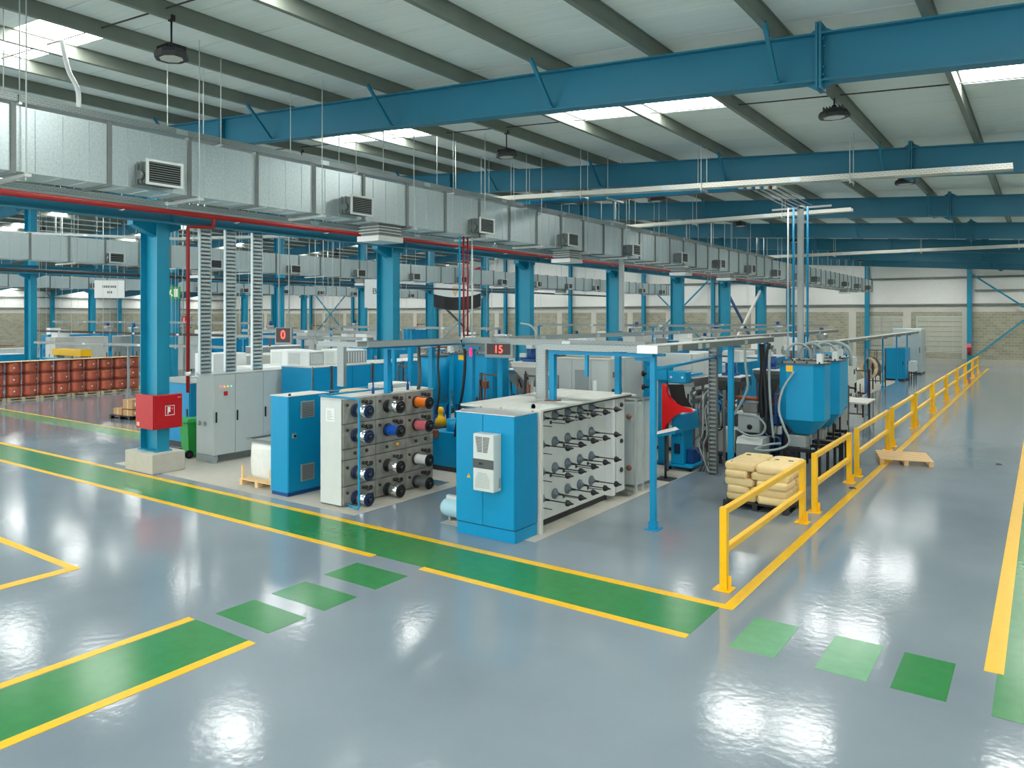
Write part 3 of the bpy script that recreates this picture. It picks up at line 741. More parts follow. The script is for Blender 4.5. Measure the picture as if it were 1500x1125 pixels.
# ------------------------------------------------------------------ rack with guide rods behind it
t = thing('winding_rack', 'grey winding rack with rows of black rods and cones, behind the air conditioned cabinet', 'machine', (-7.45, 11.05, 0))
L = 3.6; Wd = 1.5
mb = MB(); mb.box(-Wd, 0, 0.02, L - 0.6, 0.12, 2.06); obj('body', mb, 'offwhite', t)
mb = MB(); mb.box(0, 0.02, 0.06, L - 0.62, 0.1, 2.1); obj('side_panel', mb, 'grey_light', t)
mb = MB(); mb.box(0.0, 0.3, -0.03, 0.05, 0.0, 2.14, 0.005); obj('corner_post', mb, 'offwhite', t)
mb = MB(); mb.box(-0.02, 0.2, L - 0.78, L - 0.66, 0.1, 2.1, 0.005); obj('corner_post', mb, 'white', t)
for (a, b) in ((-0.55, 0.27), (-1.05, -0.58), (-1.5, -1.07)):
    mb = MB(); mb.box(a, b, -0.02, L - 0.05, 2.12, 2.16, 0.004); obj('lid', mb, 'offwhite', t)
mb = MB(); mb.box(0.262, 0.276, -0.02, L - 0.05, 2.1, 2.125); obj('lid_trim', mb, 'dark', t)
mb = MB(); mb.box(-Wd + 0.05, 0.02, 0.08, L - 0.7, 0, 0.11); obj('base', mb, 'dark', t)
mb = MB(); mb.lathe((0.05, 0.12, 2.2), [(0.045, -0.006), (0.06, 0), (0.045, 0.006), (0.035, 0), (0.045, -0.006)], 14, 'y'); mb.cyl((0.05, 0.12, 2.12), (0.05, 0.12, 2.16), 0.015, n=6); obj('lifting_eye', mb, 'galv_bright', t)
mb = MB(); mb.box(0.02, 0.22, L - 0.64, L - 0.28, 0.15, 2.08, 0.006); obj('end_panel', mb, 'grey_light', t)
mb = MB(); mb.box(0.02, 0.32, L - 0.3, L - 0.05, 0.06, 0.1); obj('foot', mb, 'steel', t)
for r, z in enumerate((1.97, 1.48, 1.0, 0.51)):
    for c in range(5):
        yy = -0.05 + 0.2 + 0.46 * c
        z0 = z + random.uniform(-0.01, 0.01)
        mb = MB(); mb.lathe((0.02, yy + 0.25, z0), [(0.0, 0.0), (0.1, 0.0), (0.1, 0.02), (0.055, 0.035), (0.04, 0.08), (0.03, 0.1), (0.0, 0.1)], 16, 'x'); g = obj('guide_disc', mb, 'disc', t)
        mb = MB(); mb.cyl((0.1, yy + 0.25, z0), (0.6, yy + 0.25, z0), 0.011, n=8); mb.cyl((0.1, yy + 0.25, z0), (0.2, yy + 0.25, z0), 0.02, n=8); rd = obj('guide_rod', mb, 'black', t)
        mb = MB(); mb.lathe((0.56, yy + 0.25, z0), [(0.055, 0), (0.06, 0.03), (0.02, 0.1), (0.012, 0.14), (0.0, 0.14)], 12, 'x'); obj('cone_tip', mb, 'black', rd)
        if c % 2 == 0 or r in (0, 2):
            mb = MB(); mb.cyl((0.02, yy + 0.12, z0 - 0.12), (0.34, yy + 0.12, z0 - 0.12), 0.008, n=6); mb.box(0.02, 0.03, yy + 0.09, yy + 0.15, z0 - 0.15, z0 - 0.09); obj('thread_pin', mb, 'dark', t)
for r, z in enumerate((1.95, 1.2, 0.6)):
    mb = MB(); mb.lathe((0.22, L - 0.45, z), [(0.0, 0), (0.045, 0), (0.05, 0.03), (0.02, 0.05), (0.0, 0.06)], 10, 'x'); obj('knob', mb, 'dark', t)

# aluminium framed guard box with clear doors beyond the rack
t = thing('guard_enclosure', 'aluminium framed guard box with clear panels, beyond the rod rack', 'enclosure', (-7.75, 14.75, 0))
Wx, Dy, Hh = 0.6, 0.7, 2.0
for x, y_ in ((0, 0), (Wx, 0), (0, Dy), (Wx, Dy), (Wx, Dy * 0.45)):
    mb = MB(); mb.box(x - 0.025, x + 0.025, y_ - 0.025, y_ + 0.025, 0.0, Hh); obj('frame_post', mb, 'galv_bright', t)
for z in (0.15, Hh - 0.025):
    mb = MB(); mb.box(0.025, Wx - 0.025, -0.02, 0.02, z - 0.02, z + 0.02); mb.box(0.025, Wx - 0.025, Dy - 0.02, Dy + 0.02, z - 0.02, z + 0.02); mb.box(-0.02, 0.02, 0.025, Dy - 0.025, z - 0.02, z + 0.02); mb.box(Wx - 0.02, Wx + 0.02, 0.025, Dy * 0.45 - 0.025, z - 0.02, z + 0.02); mb.box(Wx - 0.02, Wx + 0.02, Dy * 0.45 + 0.025, Dy - 0.025, z - 0.02, z + 0.02)
    obj('frame_rail', mb, 'steel', t)
mb = MB(); mb.box(0.03, Wx - 0.03, -0.006, 0.006, 0.18, Hh - 0.05); obj('clear_panel', mb, 'plastic_glass', t)
for a, b in ((0.03, Dy * 0.45 - 0.03), (Dy * 0.45 + 0.03, Dy - 0.03)):
    mb = MB(); mb.box(Wx - 0.006, Wx + 0.006, a, b, 0.18, Hh - 0.05); obj('clear_panel', mb, 'plastic_glass', t)
mb = MB(); mb.box(0.08, Wx - 0.1, 0.1, Dy - 0.1, 0.0, 1.9); obj('inner_machine', mb, 'grey_light', t)
mb = MB(); mb.box(0.1, 0.22, -0.012, -0.007, 0.75, 1.4); obj('sheet', mb, 'blue', t)
for z in (0.5, 1.6):
    mb = MB(); mb.box(0.12, 0.28, -0.05, -0.007, z, z + 0.1); obj('latch', mb, 'navy', t)
    mb = MB(); mb.lathe((0.45, -0.05, z + 0.04), [(0, 0), (0.06, 0), (0.06, 0.03), (0, 0.04)], 10, 'y'); obj('roller', mb, 'brown', t)

# ------------------------------------------------------------------ spool unwinding stand
t = thing('unwinding_stand', 'steel unwinding stand with three columns of spools beside the green lane', 'machine', (-12.0, 10.33, 0))
mb = MB(); mb.box(0.0, 0.58, 0.0, 2.7, 0.05, 2.13); obj('body', mb, 'galv_dark', t)
mb = MB(); mb.box(-0.01, 0.6, -0.02, -0.002, 0.03, 2.16, 0.004); obj('end_panel', mb, 'grey_light', t)
mb = MB(); mb.box(-0.02, 0.62, 0.0, 2.72, 2.135, 2.17); obj('top_plate', mb, 'offwhite', t)
mb = MB(); mb.box(0.16, 0.42, -0.026, -0.021, 1.68, 1.95); nt_ = obj('paper_notice', mb, 'white', t)
for q in range(6):
    mb = MB(); mb.box(0.2, 0.2 + random.uniform(0.1, 0.18), -0.028, -0.0265, 1.72 + q * 0.032, 1.728 + q * 0.032); obj('printed_line', mb, 'grey_mid', nt_)
ROWS = [(0.03, 0.4), (0.41, 0.92), (0.93, 1.14), (1.15, 1.64), (1.65, 2.14)]
for c in range(3):
    y0 = 0.01 + c * 0.9
    for z0, z1 in ROWS:
        mb = MB(); mb.box(0.585, 0.63, y0, y0 + 0.885, z0, z1 - 0.006, 0.004); obj('module_plate', mb, 'machine_steel', t)
    for zc in (1.9, 1.4, 0.65, 0.15):
        for dy, dz, rr in ((0.52, 0.16, 0.035), (0.62, 0.15, 0.03), (0.74, 0.12, 0.045), (0.1, 0.12, 0.03)):
            mb = MB(); mb.lathe((0.63, y0 + dy, zc + dz), [(0, 0), (rr, 0), (rr, 0.03), (rr * 0.6, 0.04), (0, 0.04)], 10, 'x'); obj('tension_knob', mb, 'dark', t)
        mb = MB(); mb.box(0.63, 0.68, y0 + 0.66, y0 + 0.7, zc - 0.1, zc - 0.02); mb.box(0.63, 0.66, y0 + 0.76, y0 + 0.8, zc - 0.09, zc); obj('switch', mb, 'black', t)
        mb = MB(); mb.cyl((0.63, y0 + 0.58, zc + 0.12), (0.74, y0 + 0.62, zc + 0.1), 0.01, n=6); mb.cyl((0.73, y0 + 0.55, zc + 0.1), (0.73, y0 + 0.68, zc + 0.14), 0.012, n=6); obj('dancer_arm', mb, 'dark', t)
    for dy, zc in ((0.3, 1.04), (0.62, 1.05)):
        mb = MB(); mb.lathe((0.63, y0 + dy, zc), [(0, 0), (0.035, 0), (0.035, 0.03), (0, 0.035)], 10, 'x'); obj('tension_knob', mb, 'dark' if c != 1 or dy < 0.5 else 'yellow', t)
mb = MB(); mb.box(0.05, 0.9, 2.55, 2.95, 0.0, 0.012); obj('floor_plate', mb, 'steel', t)
mb = MB(); mb.tube(fillet([(0.0, -0.06, 2.19), (1.15, -0.06, 2.19), (1.15, -0.06, 0.06), (0.62, 0.1, 0.06)], 0.08), 0.022, 8); obj('pipe_guard', mb, 'blue', t)
mb = MB(); mb.box(-0.05, 0.02, -0.03, 2.0, 2.17, 2.2); obj('top_rail', mb, 'blue', t)
for yy in (0.95, 1.5, 2.0):
    mb = MB(); mb.cyl((0.5, yy, 2.17), (0.5, yy, 2.3), 0.03, n=8); mb.cyl((0.5, yy, 2.25), (0.5, yy, 2.42), 0.016, n=8); obj('cable_stub', mb, 'blue_dark', t)
wires = {(0, 0): ('chrome', 'shiny bare wire'), (0, 1): ('chrome', 'shiny bare wire'), (0, 2): ('chrome', 'shiny bare wire'), (0, 3): ('chrome', 'shiny bare wire'), (1, 0): ('chrome', 'shiny bare wire'), (1, 1): ('wire_blue', 'blue wire'), (1, 2): ('chrome', 'shiny bare wire'), (1, 3): ('chrome', 'shiny bare wire'),
         (2, 0): ('orange', 'orange wire'), (2, 1): ('pink', 'pink wire'), (2, 2): ('white', 'white wire'), (2, 3): ('galv_dark', 'dull grey wire')}
for c in range(3):
    for r, zc in enumerate((1.9, 1.4, 0.65, 0.15)):
        m, wl = wires[(c, r)]
        pos = ['top row', 'second row', 'third row', 'bottom row'][r] + ', ' + ['nearest', 'middle', 'farthest'][c] + ' column of the stand'
        s_ = thing('wire_spool', 'spool of %s, %s' % (wl, pos), 'spool', (-11.36, 10.33 + 0.01 + c * 0.9 + 0.32, zc), 0, 'spools on the unwinding stand')
        f = 0.92 if c < 2 else 0.85
        mb = MB(); mb.lathe((0.03, 0, 0), [(0.0, 0), (0.116, 0), (0.102, 0.05), (0.102, 0.28), (0.112, 0.33), (0, 0.33)] if m != 'chrome' else [(0, 0), (0.114, 0), (0.114, 0.34), (0, 0.34)], 24, 'x'); obj('winding', mb, m, s_)
        mb = MB(); mb.lathe((0.002, 0, 0), [(0, 0), (0.135, 0), (0.135, 0.02), (0.11, 0.028), (0, 0.028)], 24, 'x'); obj('rear_flange', mb, 'navy' if c < 1 else 'black', s_)
        mb = MB(); mb.lathe((0.365, 0, 0), [(0, 0), (0.13, 0), (0.135, 0.01), (0.13, 0.03), (0.118, 0.03), (0.11, 0.02), (0.078, 0.02), (0.073, 0.03), (0.05, 0.03), (0.045, 0.02), (0, 0.02)], 24, 'x'); obj('front_flange', mb, 'navy' if c < 1 else 'black', s_)
        mb = MB(); mb.lathe((0.38, 0, 0), [(0, 0), (0.04, 0), (0.035, 0.05), (0, 0.055)], 12, 'x')
        for k in range(3): 
            a = k * 2 * PI / 3 + 0.4; mb.bar((0.41, 0, 0), (0.41, 0.075 * math.cos(a), 0.075 * math.sin(a)), 0.02, 0.02)
        obj('spindle_nut', mb, 'dark', s_)

# ------------------------------------------------------------------ narrow blue cabinet behind the stand
t = thing('control_cabinet', 'blue cabinet with two square vents, between the bulk bag and the unwinding stand', 'cabinet', (-13.52, 10.25, 0))
mb = MB(); mb.box(0, 0.56, 0, 1.1, 0.08, 2.1, 0.006); obj('body', mb, 'blue', t)
mb = MB(); mb.box(0.562, 0.58, 0.01, 1.09, 0.1, 2.09, 0.004); obj('door', mb, 'blue_side', t)
mb = MB(); mb.box(0.02, 0.54, 0.02, 1.08, 0, 0.08); obj('plinth', mb, 'blue_dark', t)
mb = MB(); mb.box(-0.01, 0.59, -0.01, 1.1, 2.1, 2.115); obj('top_plate', mb, 'grey_light', t)
for z in (0.28, 1.62):
    mb = MB(); mb.box(0.582, 0.6, 0.32, 0.68, z, z + 0.36, 0.004); v = obj('vent', mb, 'grey_mid', t)
    for k in range(9):
        mb = MB(); mb.box(0.6, 0.605, 0.35, 0.65, z + 0.03 + k * 0.035, z + 0.045 + k * 0.035); obj('vent_slat', mb, 'grey_dark', v)
mb = MB(); mb.box(0.582, 0.6, 0.1, 0.2, 1.22, 1.32); mb2 = mb; obj('lock_plate', mb, 'grey_mid', t)
mb = MB(); mb.cyl((0.6, 0.15, 1.27), (0.625, 0.15, 1.27), 0.03, n=10); obj('lock', mb, 'black', t)
mb = MB(); mb.lathe((0.5, 0.1, 2.115), [(0.03, 0), (0.03, 0.03), (0.015, 0.045), (0, 0.045)], 8); obj('lifting_stud', mb, 'dark', t)
t = thing('base_machine', 'low blue machine frame with a round cover, behind the vented blue cabinet', 'machine', (-13.5, 11.42, 0))
mb = MB(); mb.box(0, 0.95, 0, 2.4, 0.3, 1.98, 0.01); obj('body', mb, 'blue_side', t)
for y_ in (0.03, 2.3):
    for x in (0.03, 0.85):
        mb = MB(); mb.box(x, x + 0.08, y_, y_ + 0.08, 0, 0.3); obj('leg', mb, 'blue_dark', t)
mb = MB(); mb.box(0.0, 0.1, 0.0, 2.4, 1.98, 2.08); mb2 = obj('top_beam', mb, 'blue', t)
mb = MB(); mb.box(0.85, 0.95, 0.0, 2.4, 1.98, 2.08); obj('top_beam', mb, 'blue', t)
mb = MB(); mb.lathe((0.45, 0.8, 1.98), [(0.36, 0), (0.36, 0.09), (0.3, 0.12), (0, 0.13)], 20); obj('round_cover', mb, 'tan', t)
mb = MB(); mb.box(0.15, 0.8, 1.5, 2.3, 2.0, 2.18, 0.01); obj('cover_box', mb, 'offwhite', t)
for x, y_ in ((0.3, 0.25), (0.7, 0.35), (0.62, 1.35)):
    mb = MB(); mb.cyl((x, y_, 1.98), (x, y_, 2.1), 0.06, n=10); obj('motor', mb, 'dark', t)

# bulk bag on its pallet
def make_pallet(label, loc, rz, m='wood', size=(1.2, 1.0), group=None, boards=7):
    t = thing('pallet', label, 'pallet', loc, rz, group)
    Lx, Ly = size
    for k in range(boards):
        y0 = k * (Ly - 0.1) / (boards - 1)
        mb = MB(); mb.box(0, Lx, y0, y0 + 0.1, 0.122, 0.144); obj('deck_board', mb, m, t)
    for x in (0, Lx / 2 - 0.05, Lx - 0.1):
        mb = MB(); mb.box(x, x + 0.1, 0, Ly, 0.1, 0.122); obj('stringer_board', mb, m, t)
        mb = MB(); mb.box(x, x + 0.1, 0, Ly, 0, 0.022); obj('bottom_board', mb, m, t)
        for y_ in (0, Ly / 2 - 0.07, Ly - 0.14):
            mb = MB(); mb.box(x, x + 0.1, y_, y_ + 0.14, 0.022, 0.1); obj('block', mb, m, t)
    return t
make_pallet('wooden pallet under the white bulk bag', (-14.85, 10.42, 0), 0, 'wood', (1.2, 1.0))
t = thing('bulk_bag', 'white bulk bag with a grey frame lid, standing on a pallet beside the blue cabinet', 'bag', (-14.8, 10.5, 0.145))
mb = MB(); rings = []
for z, f in ((0, 0.88), (0.1, 0.95), (0.4, 1.0), (0.68, 0.98), (0.82, 0.95)):
    ring = []
    for k in range(16):
        a = 2 * PI * k / 16; c_, s2 = math.cos(a), math.sin(a); e = 0.35
        x = math.copysign(abs(c_) ** e, c_); y_ = math.copysign(abs(s2) ** e, s2)
        ring.append((0.52 + x * 0.46 * f + random.uniform(-0.008, 0.008), 0.46 + y_ * 0.42 * f + random.uniform(-0.008, 0.008), z))
    rings.append(ring)
mb.loft(rings, True); obj('sack', mb, 'bulk_bag', t)
mb = MB(); mb.box(0.06, 0.98, 0.04, 0.88, 0.82, 0.86); obj('lid', mb, 'grey_mid', t)
for a in ((0.04, 0.1, 0.02, 0.9), (0.94, 1.0, 0.02, 0.9), (0.1, 0.94, 0.02, 0.06), (0.1, 0.94, 0.86, 0.9)):
    mb = MB(); mb.box(a[0], a[1], a[2], a[3], 0.86, 0.9); obj('lid_frame', mb, 'galv_dark', t)
for x in (-0.02, 0.98):
    mb = MB(); mb.box(x, x + 0.06, -0.06, -0.01, 0.0, 0.3); obj('corner_stake', mb, 'wood', t)

# ------------------------------------------------------------------ grey cabinet, bin, hose box
t = thing('control_cabinet', 'wide pale grey control cabinet with three doors and a red switch', 'cabinet', (-18.22, 11.48, 0))
W = 0.76; D = 2.66
mb = MB(); mb.box(0, W, 0, D, 0.2, 2.28, 0.008); obj('body', mb, 'grey_paint', t)
mb = MB(); mb.box(0.0, W, 0.0, 0.12, 0, 0.195); mb.box(0.0, W - 0.25, 0.121, D, 0, 0.195); obj('plinth', mb, 'grey_mid', t)
mb = MB(); mb.box(-0.01, W + 0.03, -0.01, D + 0.01, 2.281, 2.31, 0.004); obj('top_plate', mb, 'grey_paint', t)
for a, b in ((0.01, 0.62), (0.63, 1.5), (1.51, 2.65)):
    mb = MB(); mb.box(W + 0.002, W + 0.024, a, b, 0.21, 2.27, 0.004); d = obj('door', mb, 'grey_paint', t)
    mb = MB(); mb.box(W + 0.025, W + 0.05, a + 0.03, a + 0.075, 1.05, 1.32, 0.006); obj('handle', mb, 'black', d)
mb = MB(); mb.box(W + 0.025, W + 0.06, 0.28, 0.38, 1.73, 1.84, 0.006); obj('main_switch', mb, 'red', t)
for k, m in enumerate(('lamp_red', 'lamp_amber', 'lamp_amber', 'lamp_green')):
    mb = MB(); mb.lathe((W + 0.025, 0.2 + k * 0.1, 1.96), [(0, 0), (0.018, 0), (0.015, 0.02), (0, 0.025)], 10, 'x'); obj('signal_lamp', mb, m, t)
for x in (0.15, 0.4):
    mb = MB(); mb.lathe((x, -0.001, 1.0), [(0.0, -0.03), (0.06, -0.03), (0.06, -0.0), (0, 0)], 12, 'y'); obj('cable_port', mb, 'grey_mid', t)
t = thing('wheelie_bin', 'green wheeled bin tucked beside the grey control cabinet', 'bin', (-18.85, 11.8, 0), math.radians(-8))
mb = MB(); mb.loft([[(-0.2, -0.22, 0.06), (0.2, -0.22, 0.06), (0.2, 0.22, 0.06), (-0.2, 0.22, 0.06)], [(-0.26, -0.28, 0.92), (0.26, -0.28, 0.92), (0.26, 0.28, 0.92), (-0.26, 0.28, 0.92)]]); obj('body', mb, 'green_bin', t)
mb = MB(); mb.box(-0.29, 0.29, -0.31, 0.31, 0.92, 0.97, 0.01); obj('rim', mb, 'green_bin', t)
mb = MB(); mb.loft([[(-0.3, -0.33, 0.972), (0.3, -0.33, 0.972), (0.3, 0.31, 0.972), (-0.3, 0.31, 0.972)], [(-0.24, -0.24, 1.05), (0.24, -0.24, 1.05), (0.24, 0.25, 1.03), (-0.24, 0.25, 1.03)]]); obj('lid', mb, 'green_bin', t)
for x in (-0.25, 0.25):
    mb = MB(); mb.cyl((x - 0.03, -0.24, 0.11), (x + 0.03, -0.24, 0.11), 0.11, n=16); wh = obj('wheel', mb, 'rubber', t)
    mb = MB(); mb.cyl((x - 0.036, -0.24, 0.11), (x + 0.036, -0.24, 0.11), 0.05, n=12); obj('hub', mb, 'dark', wh)
mb = MB(); mb.cyl((-0.26, -0.345, 0.95), (0.26, -0.345, 0.95), 0.015, n=8); obj('handle', mb, 'green_bin', t)
t = thing('hose_cabinet', 'red fire hose cabinet wrapped around the plinth column', 'cabinet', (-18.3, 9.9, 1.05))
mb = MB(); mb.box(0.0, 0.78, 0.0, 0.1, 0.0, 0.83, 0.008); mb.box(0.7, 0.78, 0.102, 0.76, 0.0, 0.83, 0.008); obj('body', mb, 'red', t)
mb = MB(); mb.box(0.782, 0.802, 0.03, 0.745, 0.02, 0.81, 0.005); obj('door', mb, 'red', t)
fx = 0.803
mb = MB()
for a in ((0.3, 0.31, 0.32, 0.56), (0.53, 0.54, 0.32, 0.56), (0.31, 0.53, 0.32, 0.33), (0.31, 0.53, 0.55, 0.56)): mb.box(fx, fx + 0.003, a[0], a[1], a[2], a[3])
obj('hose_symbol', mb, 'white', t)
mb = MB(); mb.box(fx, fx + 0.003, 0.36, 0.43, 0.4, 0.53); mb.box(fx, fx + 0.003, 0.36, 0.38, 0.35, 0.4); obj('hose_symbol', mb, 'white', t)
mb = MB(); mb.lathe((fx, 0.48, 0.48), [(0, 0), (0.022, 0), (0.022, 0.003), (0, 0.003)], 12, 'x'); obj('hose_symbol', mb, 'pink', t)
mb = MB(); mb.box(fx, fx + 0.004, 0.62, 0.71, 0.73, 0.76); obj('name_plate', mb, 'pink', t)
mb = MB(); mb.box(0.06, 0.18, -0.005, -0.001, 0.06, 0.15); obj('vent_plate', mb, 'tan', t)

# ------------------------------------------------------------------ boxes and copper drums in the left bay
make_pallet('black plastic pallet under the cardboard boxes', (-28.35, 14.35, 0), 0.1, 'black', (1.2, 1.0))
for (x, y_, z, wx, wy, h, l) in ((-28.25, 14.45, 0.146, 0.5, 0.7, 0.24, 'low open cardboard box on the black pallet'), (-27.68, 14.5, 0.146, 0.55, 0.8, 0.22, 'cardboard box on the black pallet, beneath another box'), (-27.68, 14.5, 0.4, 0.55, 0.8, 0.34, 'cardboard box on top of another on the black pallet')):
    t = thing('cardboard_box', l, 'box', (x, y_, z), 0.1)
    mb = MB(); mb.box(0, wx, 0, wy, 0, h, 0.004); obj('carton', mb, 'card', t)
    mb = MB(); mb.box(wx * 0.44, wx * 0.56, -0.002, -0.0005, 0, h); obj('tape', mb, 'tan', t)
    mb = MB(); mb.box(wx + 0.001, wx + 0.003, 0.1, 0.3, h * 0.3, h * 0.7); obj('printed_label', mb, 'white', t)
    if h < 0.25: 
        mb = MB(); mb.box(-0.004, wx + 0.004, wy * 0.25, wy * 0.3, h, h + 0.004); mb.box(wx, wx + 0.004, wy * 0.25, wy * 0.3, 0, h); obj('strap', mb, 'black', t)
def make_drum():
    t = thing('copper_drum', '', 'drum', (0, 0, 0))
    mb = MB(); mb.lathe((0, 0, 0.02), [(0, 0), (0.3, 0), (0.302, 0.12), (0.298, 0.25), (0.302, 0.38), (0.3, 0.5), (0, 0.5)], 24); obj('wire_coil', mb, 'copper', t)
    for z in (0, 0.5):
        mb = MB(); mb.lathe((0, 0, z), [(0, 0), (0.32, 0), (0.325, 0.012), (0.32, 0.025), (0, 0.025)], 24); obj('flange', mb, 'copper_dark', t)
    mb = MB(); mb.box(0.302, 0.308, -0.03, 0.03, 0.24, 0.3); obj('tag', mb, 'white', t)
    return t
d0 = None
for k in range(11):
    yy = 13.55 + 0.68 * k
    for row in (0,):
        for lv in range(3):
            l = 'copper wire drum, %s of the %s three-high stack from the hall entrance end' % (['bottom', 'middle', 'top'][lv], ORD[k].replace('nearest', 'first'))
            p = (-37.95 - row * 0.7, yy, 0.146 + lv * 0.527)
            if d0 is None: d0 = make_drum(); d0.location = p; d0['label'] = l; d0['group'] = 'copper drums stacked on pallets'
            else: dup(d0, p, label=l, group='copper drums stacked on pallets', rz=random.uniform(-0.5, 0.9))
for k in range(6):
    make_pallet('wooden pallet under the copper drums, %s along the row' % ORD[k].replace('nearest', 'first'), (-38.6, 13.2 + 1.36 * k, 0), 0, 'wood_grey', (1.0, 1.3), 'pallets under the copper drums', 5)
mb = MB(); mb.box(-38.3, -37.6, 13.3, 20.6, 1.73, 1.75); tag(obj('cover_board', mb, 'wood'), 'long pale board lying on top of the copper drums', 'board')

# ------------------------------------------------------------------ paper bags, pallets, litter
make_pallet('black pallet under the stacked paper bags', (-5.25, 14.75, 0), 0, 'black', (1.25, 1.4))
def make_bag(Lx, Ly, h, label, loc, rz):
    t = thing('paper_bag', label, 'bag', loc, rz, 'paper bags stacked on the pallet')
    rings = []
    for z, f in ((0.0, 0.93), (0.02, 0.98), (h * 0.35, 1.0), (h * 0.68, 1.0), (h * 0.92, 0.96), (h, 0.88)):
        ring = []
        for k in range(20):
            a = 2 * PI * k / 20; c_, s2 = math.cos(a), math.sin(a); e = 0.28
            ring.append((math.copysign(abs(c_) ** e, c_) * Lx / 2 * f + random.uniform(-.006, .006), math.copysign(abs(s2) ** e, s2) * Ly / 2 * (f if z < h else f * 0.97) + random.uniform(-.006, .006), z + (random.uniform(-0.008, 0.008) if z == h else 0)))
        rings.append(ring)
    mb = MB(); mb.loft(rings, True); obj('sack', mb, 'paper_bag', t)
    mb = MB()
    for sg in (-1, 1): mb.box(sg * Lx * 0.44 - 0.03, sg * Lx * 0.44 + 0.03, -Ly * 0.3, Ly * 0.3, h * 0.42, h * 0.5)
    obj('sewn_seam', mb, 'tan', t)
    return t
hb = 0.148
for lv in range(5):
    if lv % 2 == 0: spots = [(-4.94, 15.05, 0.6, 0.46, 0), (-4.94, 15.52, 0.6, 0.46, 0), (-4.94, 15.95, 0.6, 0.4, 0), (-4.32, 15.1, 0.62, 0.68, 0), (-4.32, 15.78, 0.62, 0.66, 0)]
    else: spots = [(-5.0, 15.12, 0.46, 0.66, 0), (-5.0, 15.8, 0.46, 0.66, 0), (-4.37, 15.05, 0.74, 0.46, 0), (-4.37, 15.5, 0.74, 0.44, 0), (-4.37, 15.94, 0.74, 0.44, 0)]
    spots = [(x, y_ - 0.0, a, b, r) for x, y_, a, b, r in spots]
    for n, (x, y_, a, b, r) in enumerate(spots):
        l = 'tan paper bag in the pallet stack, %s layer, %s' % (['bottom', 'second', 'third', 'fourth', 'top'][lv],
            (['corner by the blue post', 'middle by the blue post', 'far corner by the machines', 'corner nearest the guard rail', 'far side nearest the guard rail'] if lv % 2 == 0 else ['near end by the blue post', 'far end by the blue post', 'corner nearest the guard rail', 'middle beside the guard rail', 'far corner beside the guard rail'])[n])
        bg = make_bag(a, b * 0.99, 0.15, l, (x + random.uniform(-.02, .02), y_ + random.uniform(-.015, .015), 0.146 + lv * hb), r + random.uniform(-.03, .03))
        if lv == 4:
            mb = MB(); mb.box(-0.2, -0.1, -b * 0.3, -b * 0.3 + 0.09, 0.142, 0.149); mb2 = obj('green_print', mb, 'green_paint', bg)
            mb = MB(); mb.box(0.08, 0.18, -b * 0.28, -b * 0.28 + 0.09, 0.142, 0.149); obj('green_print', mb, 'green_paint', bg)
make_pallet('bare wooden pallet lying across the yellow line by the guard rail', (-3.47, 21.3, 0), math.radians(14), 'wood', (1.22, 1.35), boards=9)
for x, y_, l in ((-1.05, 22.9, 'dark scrap lying on the glossy aisle floor'), (-3.55, 17.9, 'small dark wedge lying on the yellow line by the guard rail')):
    mb = MB(); mb.loft([[(0, 0, 0), (0.16, 0.02, 0), (0.14, 0.1, 0), (0.02, 0.09, 0)], [(0.03, 0.02, 0.03), (0.12, 0.04, 0.025), (0.11, 0.08, 0.02), (0.03, 0.07, 0.03)]])
    o = obj('floor_scrap', mb, 'dark', loc=(x, y_, 0.005)); tag(o, l, 'scrap')

# ------------------------------------------------------------------ blue frames and trays over the machines
def frame_post(loc, h, label, w_=0.09, m='blue', base=True, arm=None):
    t = thing('frame_post', label, 'post', loc)
    mb = MB(); mb.box(-w_ / 2, w_ / 2, -w_ / 2, w_ / 2, 0.012, h, 0.005); obj('upright', mb, m, t)
    if base:
        mb = MB(); mb.box(-0.13, 0.13, -0.13, 0.13, 0, 0.012); obj('base_plate', mb, m, t)
        mb = MB(); mb.box(-0.065, 0.065, -0.065, 0.065, 0.013, 0.14); obj('base_sleeve', mb, m, t)
    mb = MB(); mb.box(-0.22, 0.22, -0.04, 0.04, h, h + 0.05); obj('cross_arm', mb, m, t)
    if arm:
        mb = MB(); mb.bar((0, 0, h - 0.06), (arm[0], arm[1], h - 0.06), 0.06, 0.06); obj('side_arm', mb, m, t)
    return t
frame_post((-5.72, 12.5, 0), 3.08, 'blue frame post standing alone in the grey floor, right of the rod rack', 0.1, arm=(-0.35, 0))
frame_post((-5.84, 16.92, 0), 3.08, 'blue frame post beside the stacked paper bags', 0.115)
frame_post((-7.0, 22.8, 0), 3.08, 'blue frame post behind the first blue hopper')
frame_post((-10.5, 13.35, 0), 3.06, 'blue frame post between the spool stand and the rod rack, on its near side', 0.11)
frame_post((-10.02, 13.75, 0), 3.06, 'blue frame post beside the lit number 15')
frame_post((-13.9, 14.4, 0), 3.06, 'blue frame post in front of the blue panelled enclosures, first of a pair')
frame_post((-13.7, 14.8, 0), 3.06, 'blue frame post in front of the blue panelled enclosures, second of a pair', 0.11)
t = thing('tray_frame', 'blue frame standing on the spool stand and carrying a cable tray', 'frame', (-11.3, 11.5, 2.175))
for y_ in (0.0, 1.4):
    mb = MB(); mb.box(-0.055, 0.055, y_ - 0.055, y_ + 0.055, 0.0, 0.92); obj('upright', mb, 'blue', t)
mb = MB(); mb.box(-0.09, 0.55, -0.04, 0.04, 0.921, 0.965); obj('cross_arm', mb, 'blue', t)
mb = MB(); mb.box(0.33, 0.41, -1.0, 3.4, 0.966, 1.0); obj('beam', mb, 'blue', t)
t = thing('tray_frame', 'blue frame standing on the rod rack and carrying the corner tray', 'frame', (-7.77, 12.4, 2.162))
